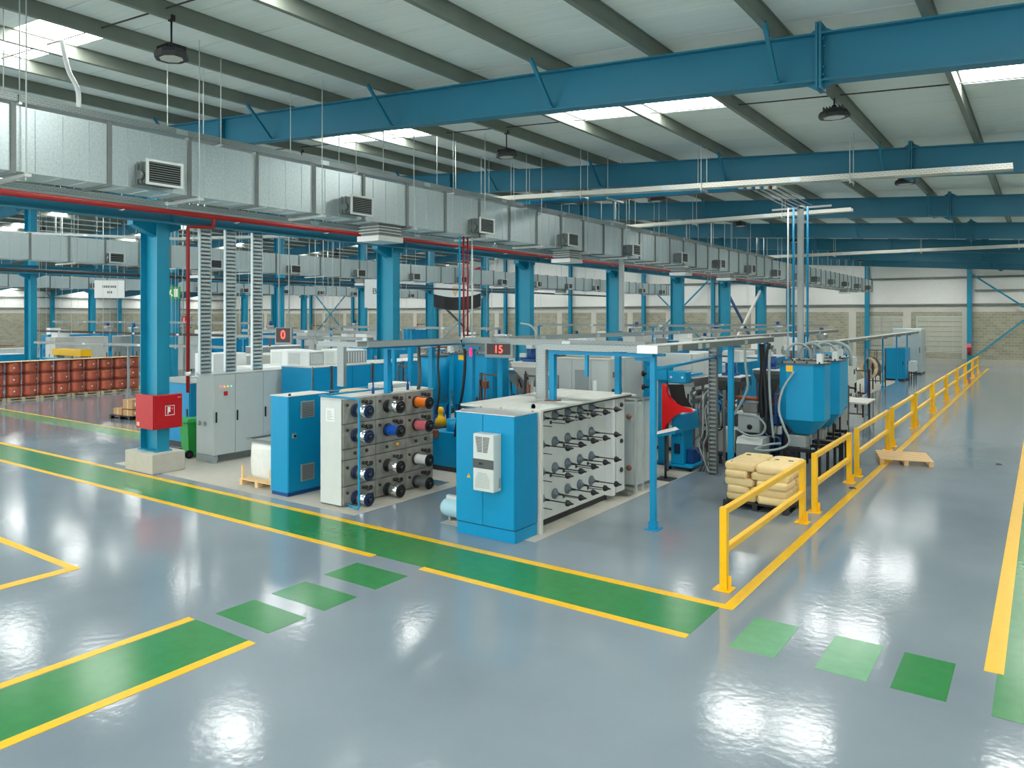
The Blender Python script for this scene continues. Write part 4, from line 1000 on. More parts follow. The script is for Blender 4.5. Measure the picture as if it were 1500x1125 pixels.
for x, y_ in ((0, 0), (0.45, 1.85)):
    mb = MB(); mb.box(x - 0.055, x + 0.055, y_ - 0.055, y_ + 0.055, 0.0, 0.9); obj('upright', mb, 'blue', t)
mb = MB(); mb.box(-0.06, 2.1, -0.05, 0.05, 0.901, 0.97); obj('beam', mb, 'blue', t)
mb = MB(); mb.box(0.3, 2.0, 1.8, 1.9, 0.901, 0.97); obj('beam', mb, 'blue', t)
mb = MB(); mb.box(0.72, 0.78, -0.03, 0.03, 0.5, 0.9); obj('hanger', mb, 'blue', t)
mb = MB(); mb.box(-0.13, 0.13, -0.1, 0.1, -0.002, 0.02); obj('foot_plate', mb, 'brown', t)
tray_run('cable_tray', 'perforated cable tray running over the spool stand, ending in an open cap', [(-10.95, 10.45, 3.18), (-10.95, 13.3, 3.18)], 0.3, 0.11, 'tray', hang=False)
tray_run('cable_tray', 'perforated cable tray continuing past the lit number 15 down the machine line', [(-10.95, 13.75, 3.18), (-10.95, 40, 3.1)], 0.3, 0.11, 'tray', hang=False)
tray_run('cable_tray', 'perforated cable tray with an end drop beside the vented blue cabinet', [(-11.15, 10.75, 3.16), (-12.8, 11.05, 3.16)], 0.22, 0.1, 'tray', hang=False)
tray_run('cable_tray', 'vertical cable tray dropping onto the low blue machine frame', [(-12.85, 11.6, 2.22), (-12.85, 11.6, 3.14)], 0.2, 0.08, 'tray', hang=False)
tray_run('cable_tray', 'rear cable tray linking the spool line and the rack line', [(-10.75, 13.5, 3.19), (-5.95, 12.85, 3.19)], 0.32, 0.12, 'tray', hang=False)
tray_run('cable_tray', 'front cable tray over the rod rack, ending at the corner post', [(-7.95, 12.4, 3.15), (-5.9, 12.4, 3.15)], 0.26, 0.1, 'tray', hang=False)
tray_run('cable_tray', 'vertical cable tray dropping onto the rod rack', [(-8.05, 12.4, 2.18), (-8.05, 12.4, 3.22)], 0.22, 0.1, 'tray', hang=False)
tray_run('cable_tray', 'covered cable tray starting at the lone corner post and running down the line', [(-5.72, 12.25, 3.15), (-5.72, 19.2, 3.15)], 0.36, 0.11, 'galv_bright', hang=False, step=2.4)
tray_run('cable_tray', 'far covered cable tray on slim blue posts near the end of the hall', [(-6.95, 26, 2.66), (-6.95, 55.5, 2.66)], 0.4, 0.12, 'galv_bright', hang=False, step=4)
tray_run('cable_tray', 'covered cable tray behind the blue hoppers', [(-9.0, 22, 2.95), (-9.0, 42, 2.95)], 0.4, 0.12, 'galv_bright', hang=False, step=4)
for k, y_ in enumerate((29, 34, 38.8, 43.5, 48, 52)):
    frame_post((-6.95, y_, 0), 2.6, 'slim blue post under the far covered tray, %s of that line' % ORD[k], 0.07)
for k, y_ in enumerate((24, 30, 36)):
    frame_post((-9.0, y_, 0), 2.88, 'slim blue post under the tray behind the hoppers, %s of that line' % ORD[k], 0.07)
t = thing('blue_rail', 'horizontal blue pipe between the corner post and the perforated upright', 'pipe', (-5.98, 12.9, 2.82))
mb = MB(); mb.cyl((0.2, -0.35, 0), (-0.45, 4.6, 0), 0.035, n=10); obj('pipe', mb, 'blue', t)
mb = MB(); mb.cyl((-0.45, 4.6, -0.05), (-0.45, 4.6, 0.05), 0.05, n=8); obj('pipe_clip', mb, 'blue_dark', t)
t = thing('cable_ladder', 'grey perforated upright full of cables, beside the blue winder', 'cable ladder', (-6.5, 17.62, 0))
mb = MB(); mb.box(-0.1, 0.1, 0.0, 0.03, 0.012, 3.1); mb.box(-0.1, -0.08, -0.08, 0.0, 0.012, 3.1); mb.box(0.08, 0.1, -0.08, 0.0, 0.012, 3.1); obj('channel', mb, 'galv_dark', t)
for k in range(30):
    mb = MB(); mb.box(-0.075, 0.075, -0.07, -0.06, 0.05 + k * 0.1, 0.09 + k * 0.1); obj('rung', mb, 'grey_mid', t)
for k in range(7):
    x = -0.13 - 0.035 * k; zt_ = random.uniform(1.2, 1.9)
    mb = MB(); mb.tube(spline([(-0.09, 0.02, zt_ + 0.2), (x - 0.05, 0.0, zt_), (x + random.uniform(-.12, .06), -0.05, 1.0), (x - random.uniform(0, .25), 0, 0.7), (x + random.uniform(-.1, .1), -0.06, 0.35), (x + random.uniform(0, .15), -0.1, 0.05)], 5), random.choice((0.012, 0.018, 0.022)), 6); obj('cable', mb, random.choice(('black', 'grey_dark', 'grey_mid', 'dark')), t)
mb = MB(); mb.box(-0.16, 0.16, -0.12, 0.08, 0, 0.012); obj('base_plate', mb, 'galv_dark', t)

# lit number boards
def number_board(label, loc, rz, digits, w_=0.7, h=0.32, off=0.0):
    t = thing('number_board', label, 'display', loc, rz)
    mb = MB(); mb.box(-w_ / 2, w_ / 2, 0, 0.1, 0, h, 0.006); obj('case', mb, 'grey_mid', t)
    mb = MB(); mb.box(-w_ / 2 + 0.06, w_ / 2 - 0.06, -0.006, -0.001, 0.07, h - 0.02); obj('screen', mb, 'led_black', t)
    text('digits', digits, h * 0.72, 'led', t, (off, -0.008, h * 0.55), (PI / 2, 0, 0), 0.002)
    for x in (-w_ * 0.3, w_ * 0.3):
        mb = MB(); mb.box(x - 0.015, x + 0.015, 0.03, 0.07, h, h + 0.2 if loc[0] > -15 else zroof(loc[0]) - loc[2] - 0.23); obj('bracket', mb, 'grey_mid', t)
    return t
number_board('red lit board showing the number 15, hung under the tray', (-9.58, 13.1, 2.9), 0.1, '15')
number_board('red lit board showing the number 0, above the grey control cabinet', (-22.25, 17.4, 2.78), 0.25, '0', 0.72, 0.6, 0.0)
number_board('small red lit board showing two digits, far behind the red riser pipe', (-36.5, 22.4, 3.25), 0.4, '16', 0.62, 0.55)
mb = MB(); mb.box(-0.02, 0.02, -0.02, 0.02, 0, 0.18); o = obj('beacon', mb, 'beacon', loc=(-10.46, 13.26, 2.9)); tag(o, 'pink glowing beacon strip at the top of the near blue post', 'lamp')

# ------------------------------------------------------------------ hoppers
def bin_hopper(label, loc, w_=1.0, d=0.95, zc=1.05, zb=1.4, zt=2.68, ch=0.2, hose=True, stand='black', m='blue', rz=0):
    t = thing('hopper', label, 'hopper', loc, rz)
    def ring(sx, sy, z, c): return [(-sx + c, -sy, z), (sx - c, -sy, z), (sx, -sy + c, z), (sx, sy - c, z), (sx - c, sy, z), (-sx + c, sy, z), (-sx, sy - c, z), (-sx, -sy + c, z)]
    mb = MB(); mb.loft([ring(w_ / 2, d / 2, zb, ch), ring(w_ / 2, d / 2, zt, ch)]); obj('body', mb, m, t)
    mb = MB(); mb.loft([ring(w_ * 0.22, d * 0.22, zc, ch * 0.4), ring(w_ / 2, d / 2, zb - 0.003, ch)]); obj('cone', mb, 'blue_side' if m == 'blue' else m, t)
    mb = MB(); mb.loft([ring(w_ / 2 + 0.03, d / 2 + 0.03, zt + 0.001, ch), ring(w_ / 2 + 0.03, d / 2 + 0.03, zt + 0.03, ch)]); lid = obj('lid', mb, 'grey_dark', t)
    for k, (x, y_) in enumerate([(x, y_) for x in (-0.8, -0.25, 0.3, 0.85) for y_ in (-0.9, 0.9)]):
        mb = MB(); mb.cyl((x * w_ / 2, y_ * d / 2, zt + 0.03), (x * w_ / 2, y_ * d / 2, zt + 0.07), 0.02, n=6); obj('clamp', mb, 'black', lid)
    mb = MB(); mb.box(-0.3 * w_, -0.15 * w_, -d / 2 - 0.006, -d / 2 - 0.001, zt - 0.17, zt - 0.03); obj('yellow_label', mb, 'yellow', t)
    mb = MB(); mb.box(w_ * 0.36, w_ * 0.48, -d / 2 + 0.05, -d / 2 + 0.2, zt + 0.03, zt + 0.25); obj('filter_box', mb, 'grey_light', t)
    mb = MB(); mb.cyl((0, 0, 0.62), (0, 0, zc), 0.12, n=12); obj('outlet', mb, 'steel', t)
    for x in (-w_ * 0.42, w_ * 0.42):
        for y_ in (-d * 0.42, d * 0.42):
            mb = MB(); mb.box(x - 0.03, x + 0.03, y_ - 0.03, y_ + 0.03, 0, 0.75 if stand == 'black' else zb); obj('leg', mb, stand, t)
    for y_ in (-d * 0.42, d * 0.42):
        mb = MB(); mb.box(-w_ * 0.42 + 0.03, w_ * 0.42 - 0.03, y_ - 0.03, y_ + 0.03, 0.66, 0.74); mb2 = obj('stand_beam', mb, stand, t)
    mb = MB(); mb.box(-0.3, 0.1, -0.3, 0.25, 0.75, 1.02, 0.01); obj('drive', mb, 'grey_mid', t)
    for sx in (-1, 1):
        mb = MB(); mb.box(sx * 0.3 - 0.02, sx * 0.3 + 0.02, -0.02, 0.02, 0.74, zb - 0.1); obj('strut', mb, stand, t)
    return t
bin_hopper('blue octagonal hopper nearest the guard rail, with a yellow label', (-4.62, 18.5, 0))
bin_hopper('second blue octagonal hopper, just behind the one with the hose', (-4.6, 19.95, 0))
bin_hopper('third blue octagonal hopper, farthest of the three behind the guard rail', (-4.75, 21.4, 0), 0.9, 0.85)
bin_hopper('blue hopper among the machines beyond the spool stand, beside the column', (-16.5, 19.6, 0), 1.15, 1.0, 1.0, 1.35, 2.55, 0.12, stand='blue')
bin_hopper('blue hopper with a white sticker beyond the spool stand, left of the lit number 15', (-13.2, 17.2, 0), 1.4, 1.0, 1.0, 1.3, 2.72, 0.12, stand='blue')
bin_hopper('blue hopper far down the line beyond the grey machine cabinets', (-11.2, 27, 0), 1.2, 1.0, 1.0, 1.3, 2.6, 0.15, stand='blue')
bin_hopper('blue hopper beside the distant column, behind the rear tray', (-13.0, 24.5, 0), 1.2, 1.0, 1.0, 1.3, 2.5, 0.15, stand='blue')
t = thing('silo', 'round blue silo with a cone bottom, beyond the spool stand', 'silo', (-14.1, 16.2, 0))
mb = MB(); mb.lathe((0, 0, 1.38), [(0.42, 0), (0.42, 1.27), (0.4, 1.29), (0, 1.29)], 24); obj('body', mb, 'blue', t)
mb = MB(); mb.lathe((0, 0, 0.75), [(0.1, 0), (0.12, 0.05), (0.42, 0.628), (0.0, 0.629)], 24); obj('cone', mb, 'blue_side', t)
mb = MB(); mb.lathe((0, 0, 2.671), [(0.44, 0), (0.44, 0.03), (0.1, 0.09), (0, 0.09)], 24); obj('lid', mb, 'grey_dark', t)
mb = MB(); mb.box(0.2, 0.32, -0.4, -0.36, 2.45, 2.62); obj('yellow_label', mb, 'yellow', t)
for k in range(4):
    a = PI / 4 + k * PI / 2
    mb = MB(); mb.box(0.38 * math.cos(a) - 0.03, 0.38 * math.cos(a) + 0.03, 0.38 * math.sin(a) - 0.03, 0.38 * math.sin(a) + 0.03, 0, 1.5); obj('leg', mb, 'blue_dark', t)
def cone_hopper(label, loc, w_, zb, zt, m, motor='blue_dark', neck='orange_dark'):
    t = thing('feed_hopper', label, 'hopper', loc)
    a = w_ / 2; b = w_ * 0.12
    mb = MB(); mb.loft([[(-b, -b, zb), (b, -b, zb), (b, b, zb), (-b, b, zb)], [(-a, -a, zt - 0.1), (a, -a, zt - 0.1), (a, a, zt - 0.1), (-a, a, zt - 0.1)], [(-a, -a, zt), (a, -a, zt), (a, a, zt), (-a, a, zt)]]); obj('cone', mb, m, t)
    mb = MB(); mb.box(-a - 0.02, a + 0.02, -a - 0.02, a + 0.02, zt, zt + 0.03); obj('rim', mb, 'grey_light', t)
    mb = MB(); mb.box(-0.02, 0.02, -a * 0.62 - 0.01, -a * 0.62 + 0.0, zb + (zt - zb) * 0.42, zb + (zt - zb) * 0.45) ; mb.bar((0, -b - (a - b) * 0.3 - 0.01, zb + (zt - 0.1 - zb) * 0.3), (0, -b - (a - b) * 0.75 - 0.01, zb + (zt - 0.1 - zb) * 0.75), 0.04, 0.012); obj('sight_slot', mb, 'black', t)
    mb = MB(); mb.cyl((0, 0, zt + 0.03), (0, 0, zt + 0.38), w_ * 0.19, n=14); mb.box(-w_ * 0.24, w_ * 0.24, -w_ * 0.24, w_ * 0.24, zt + 0.03, zt + 0.1); mo = obj('motor', mb, motor, t)
    mb = MB(); mb.box(-w_ * 0.12, w_ * 0.12, -w_ * 0.2, -w_ * 0.1, zt + 0.38, zt + 0.5); obj('terminal_box', mb, 'grey_light', mo)
    mb = MB(); mb.cyl((0, 0, zb - 0.3), (0, 0, zb), b * 1.1, n=10); mb.cyl((0, 0, zb - 0.08), (0, 0, zb - 0.03), b * 1.6, n=10); obj('neck', mb, neck, t)
    mb = MB(); mb.box(-0.35, 0.35, -0.3, 1.2, zb - 0.75, zb - 0.31, 0.02); obj('barrel', mb, 'grey_dark', t)
    mb = MB(); mb.box(-0.3, 0.3, -0.25, 1.1, 0, zb - 0.76); obj('pedestal', mb, 'blue_dark', t)
    for sx in (-1, 1):
        mb = MB(); mb.bar((sx * a * 0.9, -a * 0.5, zt - 0.12), (sx * 0.3, -0.25, zb - 0.35), 0.03, 0.03); obj('strut', mb, 'brown', t)
    return t
cone_hopper('pale square cone hopper with a blue motor on top, right of the lit number 15', (-11.3, 17.0, 0), 0.82, 1.95, 2.54, 'offwhite')
cone_hopper('dark steel feed hopper half hidden behind the number board posts', (-12.6, 18.6, 0), 0.9, 1.5, 2.2, 'steel')
cone_hopper('dark steel feed hopper right of the perforated upright', (-7.0, 20.3, 0), 0.8, 1.5, 2.15, 'grey_dark')
cone_hopper('dark steel feed hopper just left of the blue hoppers', (-6.22, 21.3, 0), 0.75, 1.5, 2.3, 'grey_dark')

# hoses
def hose(name, label, pts, r, m):
    o = Vector(pts[0]); mb = MB(); mb.tube(spline([Vector(p) - o for p in pts], 8), r, 10)
    h = obj(name, mb, m, loc=tuple(o)); return tag(h, label, 'hose')
hose('hose', 'pale hose hanging down the front of the first blue hopper and looping over the bags', [(-4.72, 17.95, 2.52), (-4.95, 17.86, 2.1), (-5.02, 17.8, 1.65), (-4.88, 17.7, 1.27), (-4.76, 17.7, 0.98), (-4.85, 17.65, 0.82), (-5.16, 17.55, 0.72), (-5.5, 17.6, 0.7), (-5.3, 17.8, 0.8), (-5.0, 17.9, 0.85)], 0.028, 'hose')
hose('hose', 'pale hose falling from the tray past the wide blue post', [(-5.95, 18.2, 3.1), (-5.92, 18.2, 2.6), (-5.87, 18.2, 2.1), (-6.0, 18.2, 1.75), (-6.2, 18.2, 1.4)], 0.03, 'hose')
hose('hose', 'pale hose looped in front of the grey gearbox', [(-5.95, 18.1, 1.42), (-5.6, 18.1, 1.38), (-5.42, 18.1, 1.2), (-5.5, 18.1, 1.0), (-5.8, 18.1, 0.93), (-6.1, 18.15, 1.04)], 0.026, 'hose')
hose('hose', 'thick black hose hanging beside the feed hoppers', [(-5.75, 18.9, 3.1), (-5.72, 18.9, 2.5), (-5.76, 18.9, 1.9), (-5.72, 18.9, 1.3)], 0.07, 'black')
hose('hose', 'thin black hose dropping left of the first hopper', [(-5.35, 18.2, 3.15), (-5.42, 18.2, 2.9), (-5.5, 18.3, 2.4), (-5.45, 18.3, 1.6), (-5.48, 18.3, 1.0)], 0.04, 'dark')
hose('hose', 'grey hose beside the first hopper, full height', [(-5.28, 18.0, 3.0), (-5.3, 18.0, 2.4), (-5.26, 18.0, 1.6), (-5.2, 18.0, 0.95)], 0.03, 'hose')
for k, (a, b) in enumerate(((-4.9, 18.9), (-4.7, 19.3), (-4.45, 19.6))):
    hose('hose', 'pale hose arching over the hopper tops, %s of three' % ORD[k], [(a - 0.25, b, 2.75), (a - 0.2, b, 3.02), (a, b + 0.1, 3.13), (a + 0.2, b + 0.25, 3.0), (a + 0.25, b + 0.3, 2.75)], 0.035, 'hose')
hose('hose', 'grey elbow pipe rising behind the third hopper', [(-5.3, 21.9, 3.05), (-4.7, 22.0, 3.08), (-4.35, 22.0, 2.9), (-4.3, 22.0, 2.45)], 0.05, 'hose')
hose('hose', 'black hose hanging from the tray over the spool stand, nearest', [(-11.2, 12.35, 3.15), (-11.22, 12.4, 2.8), (-11.2, 12.4, 2.45), (-11.25, 12.4, 2.19)], 0.04, 'grey_dark')
hose('hose', 'black hose curving down between the spool stand and the air conditioned cabinet', [(-11.0, 13.6, 3.25), (-10.9, 13.6, 2.9), (-10.95, 13.6, 2.2), (-11.1, 13.6, 1.5), (-11.2, 13.6, 1.0)], 0.035, 'black')
hose('hose', 'thin black cable falling behind the spool stand', [(-12.1, 14.1, 3.15), (-12.15, 14.1, 2.6), (-12.1, 14.1, 2.0), (-12.2, 14.1, 1.4)], 0.03, 'dark')
hose('hose', 'white flexible conduit dropping from the roof light to the duct top tray', [(-12.1, 5.42, 7.95), (-12.1, 5.46, 7.73), (-12.1, 5.52, 7.5), (-12.1, 5.63, 7.3), (-12.1, 5.66, 7.12), (-12.0, 5.6, 6.78)], 0.035, 'white')
hose('hose', 'grey hose bent over the tray beyond the lit number 15', [(-11.2, 16.3, 3.6), (-10.9, 16.3, 3.55), (-10.75, 16.3, 3.4), (-10.72, 16.3, 3.2)], 0.025, 'hose')

# ------------------------------------------------------------------ machine cabinets and enclosures
def cab(name, label, cat, x0, x1, y0, y1, h, m, plinth=0.1, xdoors=(), ydoors=(), top=None, group=None, z0=0.0, dm=None, legs=False):
    t = thing(name, label, cat, (x0, y0, z0), 0, group); W_, D_ = x1 - x0, y1 - y0
    mb = MB(); mb.box(0, W_, 0, D_, plinth, h, 0.008); obj('body', mb, m, t)
    if legs:
        for x in (0.02, W_ - 0.08):
            for y_ in (0.02, D_ - 0.08):
                mb = MB(); mb.box(x, x + 0.06, y_, y_ + 0.06, 0, plinth); obj('leg', mb, 'dark', t)
    else:
        mb = MB(); mb.box(0.02, W_ - 0.02, 0.02, D_ - 0.02, 0, plinth); obj('plinth', mb, 'dark', t)
    dm = dm or m
    for a, b in xdoors:
        mb = MB(); mb.box(W_ + 0.002, W_ + 0.02, a * D_ + 0.01, b * D_ - 0.01, plinth + 0.02, h - 0.02, 0.004); d = obj('door', mb, dm, t)
        mb = MB(); mb.box(W_ + 0.021, W_ + 0.04, b * D_ - 0.12, b * D_ - 0.08, plinth + (h - plinth) * 0.45, plinth + (h - plinth) * 0.58); obj('handle', mb, 'black', d)
    for a, b in ydoors:
        mb = MB(); mb.box(a * W_ + 0.01, b * W_ - 0.01, -0.02, -0.002, plinth + 0.02, h - 0.02, 0.004); d = obj('door', mb, dm, t)
        mb = MB(); mb.box(b * W_ - 0.12, b * W_ - 0.08, -0.04, -0.021, plinth + (h - plinth) * 0.45, plinth + (h - plinth) * 0.58); obj('handle', mb, 'black', d)
    if top:
        mb = MB(); mb.box(-0.01, W_ + 0.02, -0.02, D_ + 0.01, h, h + 0.02); obj('top_plate', mb, top, t)
    return t
for k, (a, b) in enumerate(((12.2, 13.4), (13.47, 14.09), (14.16, 15.62), (15.7, 16.9))):
    t = cab('enclosure', 'blue panelled enclosure behind the grey cabinet, %s of its row' % ORD[k], 'enclosure', -17.3 if k else -17.2, -16.02, a if k else 15.0 + 2.0, b if k else 18.4, 2.4, 'blue_side', 0.3, ((0, 0.5), (0.5, 1)) if b - a > 1 else ((0, 1),), (), 'grey_light', legs=True)
    for y_ in (0.0, (b - a) if k else 1.4):
        mb = MB(); mb.box(1.28 if k else 1.18, 1.31 if k else 1.21, y_ - 0.02, y_ + 0.02, 0.1, 2.43); obj('edge_trim', mb, 'steel', t)
def ac_box(label, loc, w_=0.9, d=0.7, h=0.45, rz=0):
    t = thing('cooling_box', label, 'air conditioner', loc, rz)
    mb = MB(); mb.box(0, w_, 0, d, 0, h, 0.01); obj('body', mb, 'white', t)
    mb = MB(); mb.box(w_ + 0.002, w_ + 0.012, 0.04, d - 0.04, 0.05, h - 0.04); g = obj('grille', mb, 'grey_mid', t)
    for k in range(8):
        mb = MB(); mb.box(w_ + 0.013, w_ + 0.02, 0.06 + k * (d - 0.12) / 8, 0.06 + k * (d - 0.12) / 8 + 0.04, 0.07, h - 0.06); obj('louvre', mb, 'grey_light', g)
    mb = MB(); mb.box(0.08, w_ * 0.6, -0.012, -0.002, 0.06, h - 0.06); obj('grille', mb, 'grey_light', t)
    return t
ac_box('white cooling box on the blue enclosures, nearest the column', (-17.0, 14.6, 2.422), 0.95, 0.9, 0.42)
ac_box('white cooling box on the blue enclosures, behind the vertical tray', (-17.1, 13.5, 2.422), 0.9, 0.55, 0.42)
cab('machine', 'white machine with a grilled box behind the grey cabinet, beside the third ladder', 'machine', -21.2, -19.6, 14.6, 17.5, 2.2, 'white', 0.2, ((0, 0.5), (0.5, 1)), ())
ac_box('white grilled cooling box seen just above the far end of the grey cabinet', (-20.6, 15.6, 2.202), 0.95, 1.0, 0.5)
cab('machine', 'white machine hood behind the red riser pipe', 'machine', -22.3, -21.3, 14.0, 15.2, 2.6, 'white', 0.3, (), (), legs=True)
cab('machine', 'blue machine base behind the hose cabinet and green bin', 'machine', -22.6, -20.0, 12.4, 13.9, 1.85, 'blue_side', 0.15, ((0, 0.33), (0.33, 0.66), (0.66, 1)), ((0, 0.5), (0.5, 1)), 'grey_mid')
cab('machine', 'white machine with sloped console between the cable ladders', 'machine', -23.4, -22.0, 15.6, 17.6, 2.45, 'offwhite', 0.4, ((0, 1),), ((0, 1),), legs=True)
cab('machine', 'grey machine block past the second column', 'machine', -20.5, -18.9, 20, 23.4, 2.3, 'grey_mid', 0.2, ((0, 0.3), (0.3, 0.6), (0.6, 1)), ())
t = cab('machine_cabinet', 'tall pale grey machine cabinet with a framed door, behind the rod rack', 'cabinet', -10.25, -8.72, 16.5, 18.3, 2.72, 'grey_paint', 0.1, ((0, 0.45), (0.45, 1)), ((0.0, 0.32), (0.32, 0.68), (0.68, 1)), 'offwhite')
mb = MB(); mb.box(0.58, 0.98, -0.03, -0.021, 1.5, 2.45); obj('window', mb, 'grey_mid', t)
mb = MB(); mb.box(1.1, 1.2, -0.03, -0.021, 1.8, 2.2); obj('notice', mb, 'white', t)
mb = MB(); mb.box(1.552, 1.56, 0.15, 0.62, 2.28, 2.42); obj('red_label', mb, 'brown', t)
mb = MB(); mb.box(1.552, 1.6, 0.1, 0.55, 1.65, 2.0); sc_ = obj('screen', mb, 'dark', t)
mb = MB(); mb.box(1.601, 1.606, 0.18, 0.42, 1.72, 1.92); obj('screen_glass', mb, 'green_worn', sc_)
mb = MB(); mb.cyl((0.1, 0.4, 2.84), (1.4, 0.4, 2.84), 0.09, n=14); obj('roll', mb, 'offwhite', t)
cab('machine', 'dark grey panel machine between the drop tray and the grey cabinet', 'machine', -10.75, -10.3, 17.2, 18.4, 2.75, 'grey_dark', 0.1)
cab('machine_cabinet', 'pale grey cabinet behind the blue gearbox', 'cabinet', -9.1, -8.0, 20.0, 21.8, 2.75, 'grey_light', 0.1, ((0, 0.5), (0.5, 1)), ((0, 1),))
t = cab('machine', 'big blue machine housing with a brown stripe of lettering, behind the corner tray', 'machine', -10.6, -9.3, 22.4, 26.0, 2.85, 'blue', 0.3, ((0, 0.33), (0.33, 0.66), (0.66, 1)), ((0, 1),), legs=True)
cab('machine', 'low grey machine deck ahead of the rod rack line', 'machine', -8.9, -7.9, 15.3, 16.3, 1.95, 'grey_light', 0.2, ((0, 1),), ())
# gearbox on blue stand, red guard, winder
t = thing('gearbox', 'blue gearbox with black handwheels on a blue stand, behind the corner post', 'gearbox', (-8.05, 18.2, 0))
mb = MB(); mb.box(-0.1, 0.1, -0.1, 0.1, 0, 2.15); obj('stand', mb, 'blue', t)
mb = MB(); mb.box(-0.35, 0.2, -0.25, 0.2, 2.151, 2.5, 0.02); obj('housing', mb, 'blue', t)
mb = MB(); mb.box(0.201, 0.7, -0.2, 0.15, 2.1, 2.4, 0.02); obj('motor_block', mb, 'blue', t)
for x in (0.3, 0.6):
    mb = MB(); mb.cyl((x, -0.215, 2.25), (x, -0.2, 2.25), 0.03, n=8); obj('bolt', mb, 'white', t)
for z in (2.3, 1.95):
    mb = MB(); mb.cyl((-0.5, -0.12, z), (-0.36, -0.12, z), 0.025, n=8); mb.lathe((-0.5, -0.12, z), [(0, -0.02), (0.08, -0.02), (0.08, 0.02), (0, 0.02)], 12, 'x'); obj('handwheel', mb, 'black', t)
mb = MB(); mb.box(-0.25, 0.25, -0.25, 0.25, 0, 0.03); obj('base_plate', mb, 'blue_dark', t)
t = thing('curved_guard', 'bright red crescent shaped guard with a black flap, above the blue winder', 'guard', (-7.65, 17.2, 0))
arc = [(0.1 + 0.62 * (1 - math.cos(a)) , 2.08 - 0.5 * math.sin(a)) for a in [PI / 2 * k / 8 for k in range(9)]]
arc2 = [(0.78, 1.5), (0.5, 1.48), (0.32, 1.38), (0.2, 1.24), (0.1, 1.15), (0.06, 0.95), (0.0, 0.95), (0.0, 2.14), (0.07, 2.14)]
pts = [(x, 0, z) for x, z in arc] + [(x, 0, z) for x, z in arc2]
mb = MB(); mb.prism(pts, (0, 0.12, 0)); obj('crescent', mb, 'red_bright', t)
mb = MB(); mb.prism([(0.11, 0, 2.12), (0.5, 0, 2.14), (0.55, 0, 1.85), (0.72, 0, 1.6), (0.4, 0, 1.62), (0.18, 0, 1.82)][::-1], (0, 0.02, 0)); f = obj('flap', mb, 'rubber', t, loc=(0, 0.14, 0))
mb = MB(); mb.box(0.02, 0.1, 0.121, 0.2, 0.0, 2.1); obj('mount', mb, 'grey_dark', t)
t = thing('winder', 'blue winder cart on small wheels, under the red crescent guard', 'machine', (-7.68, 17.5, 0))
mb = MB(); mb.box(0.0, 0.68, 0.0, 0.95, 0.1, 0.15); obj('base', mb, 'blue', t)
mb = MB(); mb.box(0.1, 0.42, 0.1, 0.7, 0.151, 0.95, 0.01); obj('column', mb, 'blue', t)
mb = MB(); mb.box(0.2, 0.45, -0.1, 1.25, 0.951, 1.4, 0.015); obj('head', mb, 'blue_side', t)
mb = MB(); mb.box(0.18, 0.34, 0.092, 0.099, 0.4, 0.65); obj('opening', mb, 'navy', t)
mb = MB(); mb.box(0.43, 0.6, 0.3, 0.8, 0.151, 0.5, 0.01); obj('tank', mb, 'blue_dark', t)
for x, y_ in ((0.08, 0.08), (0.6, 0.08), (0.08, 0.87), (0.6, 0.87)):
    mb = MB(); mb.cyl((x - 0.025, y_, 0.05), (x + 0.025, y_, 0.05), 0.05, n=12); obj('wheel', mb, 'rubber', t)
for x in (0.15, 0.25, 0.35):
    mb = MB(); mb.cyl((x, 0.09, 0.85), (x, 0.1, 0.85), 0.015, n=8); obj('bolt', mb, 'navy', t)
mb = MB(); mb.lathe((0.08, 0.1, 1.18), [(0, -0.08), (0.09, -0.08), (0.09, 0.08), (0.04, 0.1), (0, 0.1)], 16, 'x'); obj('bearing', mb, 'steel', t)
for k in range(3):
    mb = MB(); mb.loft([[(0.22, k * 0.35, 1.401), (0.42, k * 0.35, 1.401), (0.42, 0.25 + k * 0.35, 1.401), (0.22, 0.25 + k * 0.35, 1.401)], [(0.25, 0.05 + k * 0.35, 1.45), (0.36, 0.08 + k * 0.35, 1.47), (0.38, 0.2 + k * 0.35, 1.43), (0.27, 0.2 + k * 0.35, 1.46)]]); obj('rag', mb, 'white', t)
t = thing('tool_tray', 'tilted blue tray with white film beside the clear guard box', 'tray', (-7.42, 16.15, 0))
mb = MB(); mb.loft([[(-0.1, 0, 0.95), (0.5, 0.15, 1.1), (0.5, 0.6, 1.1), (-0.1, 0.5, 0.95)], [(-0.12, 0, 0.99), (0.52, 0.15, 1.16), (0.52, 0.6, 1.16), (-0.12, 0.5, 0.99)]]); obj('pan', mb, 'blue_side', t)
mb = MB(); mb.loft([[(-0.05, 0.05, 1.02), (0.45, 0.18, 1.16), (0.45, 0.5, 1.16), (-0.05, 0.45, 1.02)], [(0.0, 0.1, 1.1), (0.4, 0.2, 1.2), (0.38, 0.45, 1.22), (0.0, 0.4, 1.08)]]); obj('film', mb, 'white', t)
mb = MB(); mb.cyl((0.2, 0.3, 0.02), (0.2, 0.3, 1.03), 0.03, n=8); mb.box(0.0, 0.4, 0.1, 0.5, 0, 0.02); obj('stand', mb, 'dark', t)
t = thing('conveyor', 'long steel conveyor beam with rollers beneath, right of the red guard', 'conveyor', (-7.72, 18.45, 0))
mb = MB(); mb.box(0, 0.4, 0.0, 1.5, 1.98, 2.2, 0.006); obj('beam', mb, 'steel', t)
mb = MB(); mb.box(0.1, 0.3, 0.5, 1.5, 1.5, 1.6); obj('lower_beam', mb, 'galv_dark', t)
for y_ in (0.75, 1.4):
    for x in (0.05, 0.3):
        mb = MB(); mb.box(x, x + 0.06, y_, y_ + 0.06, 0, 1.98); obj('leg', mb, 'galv_dark', t)
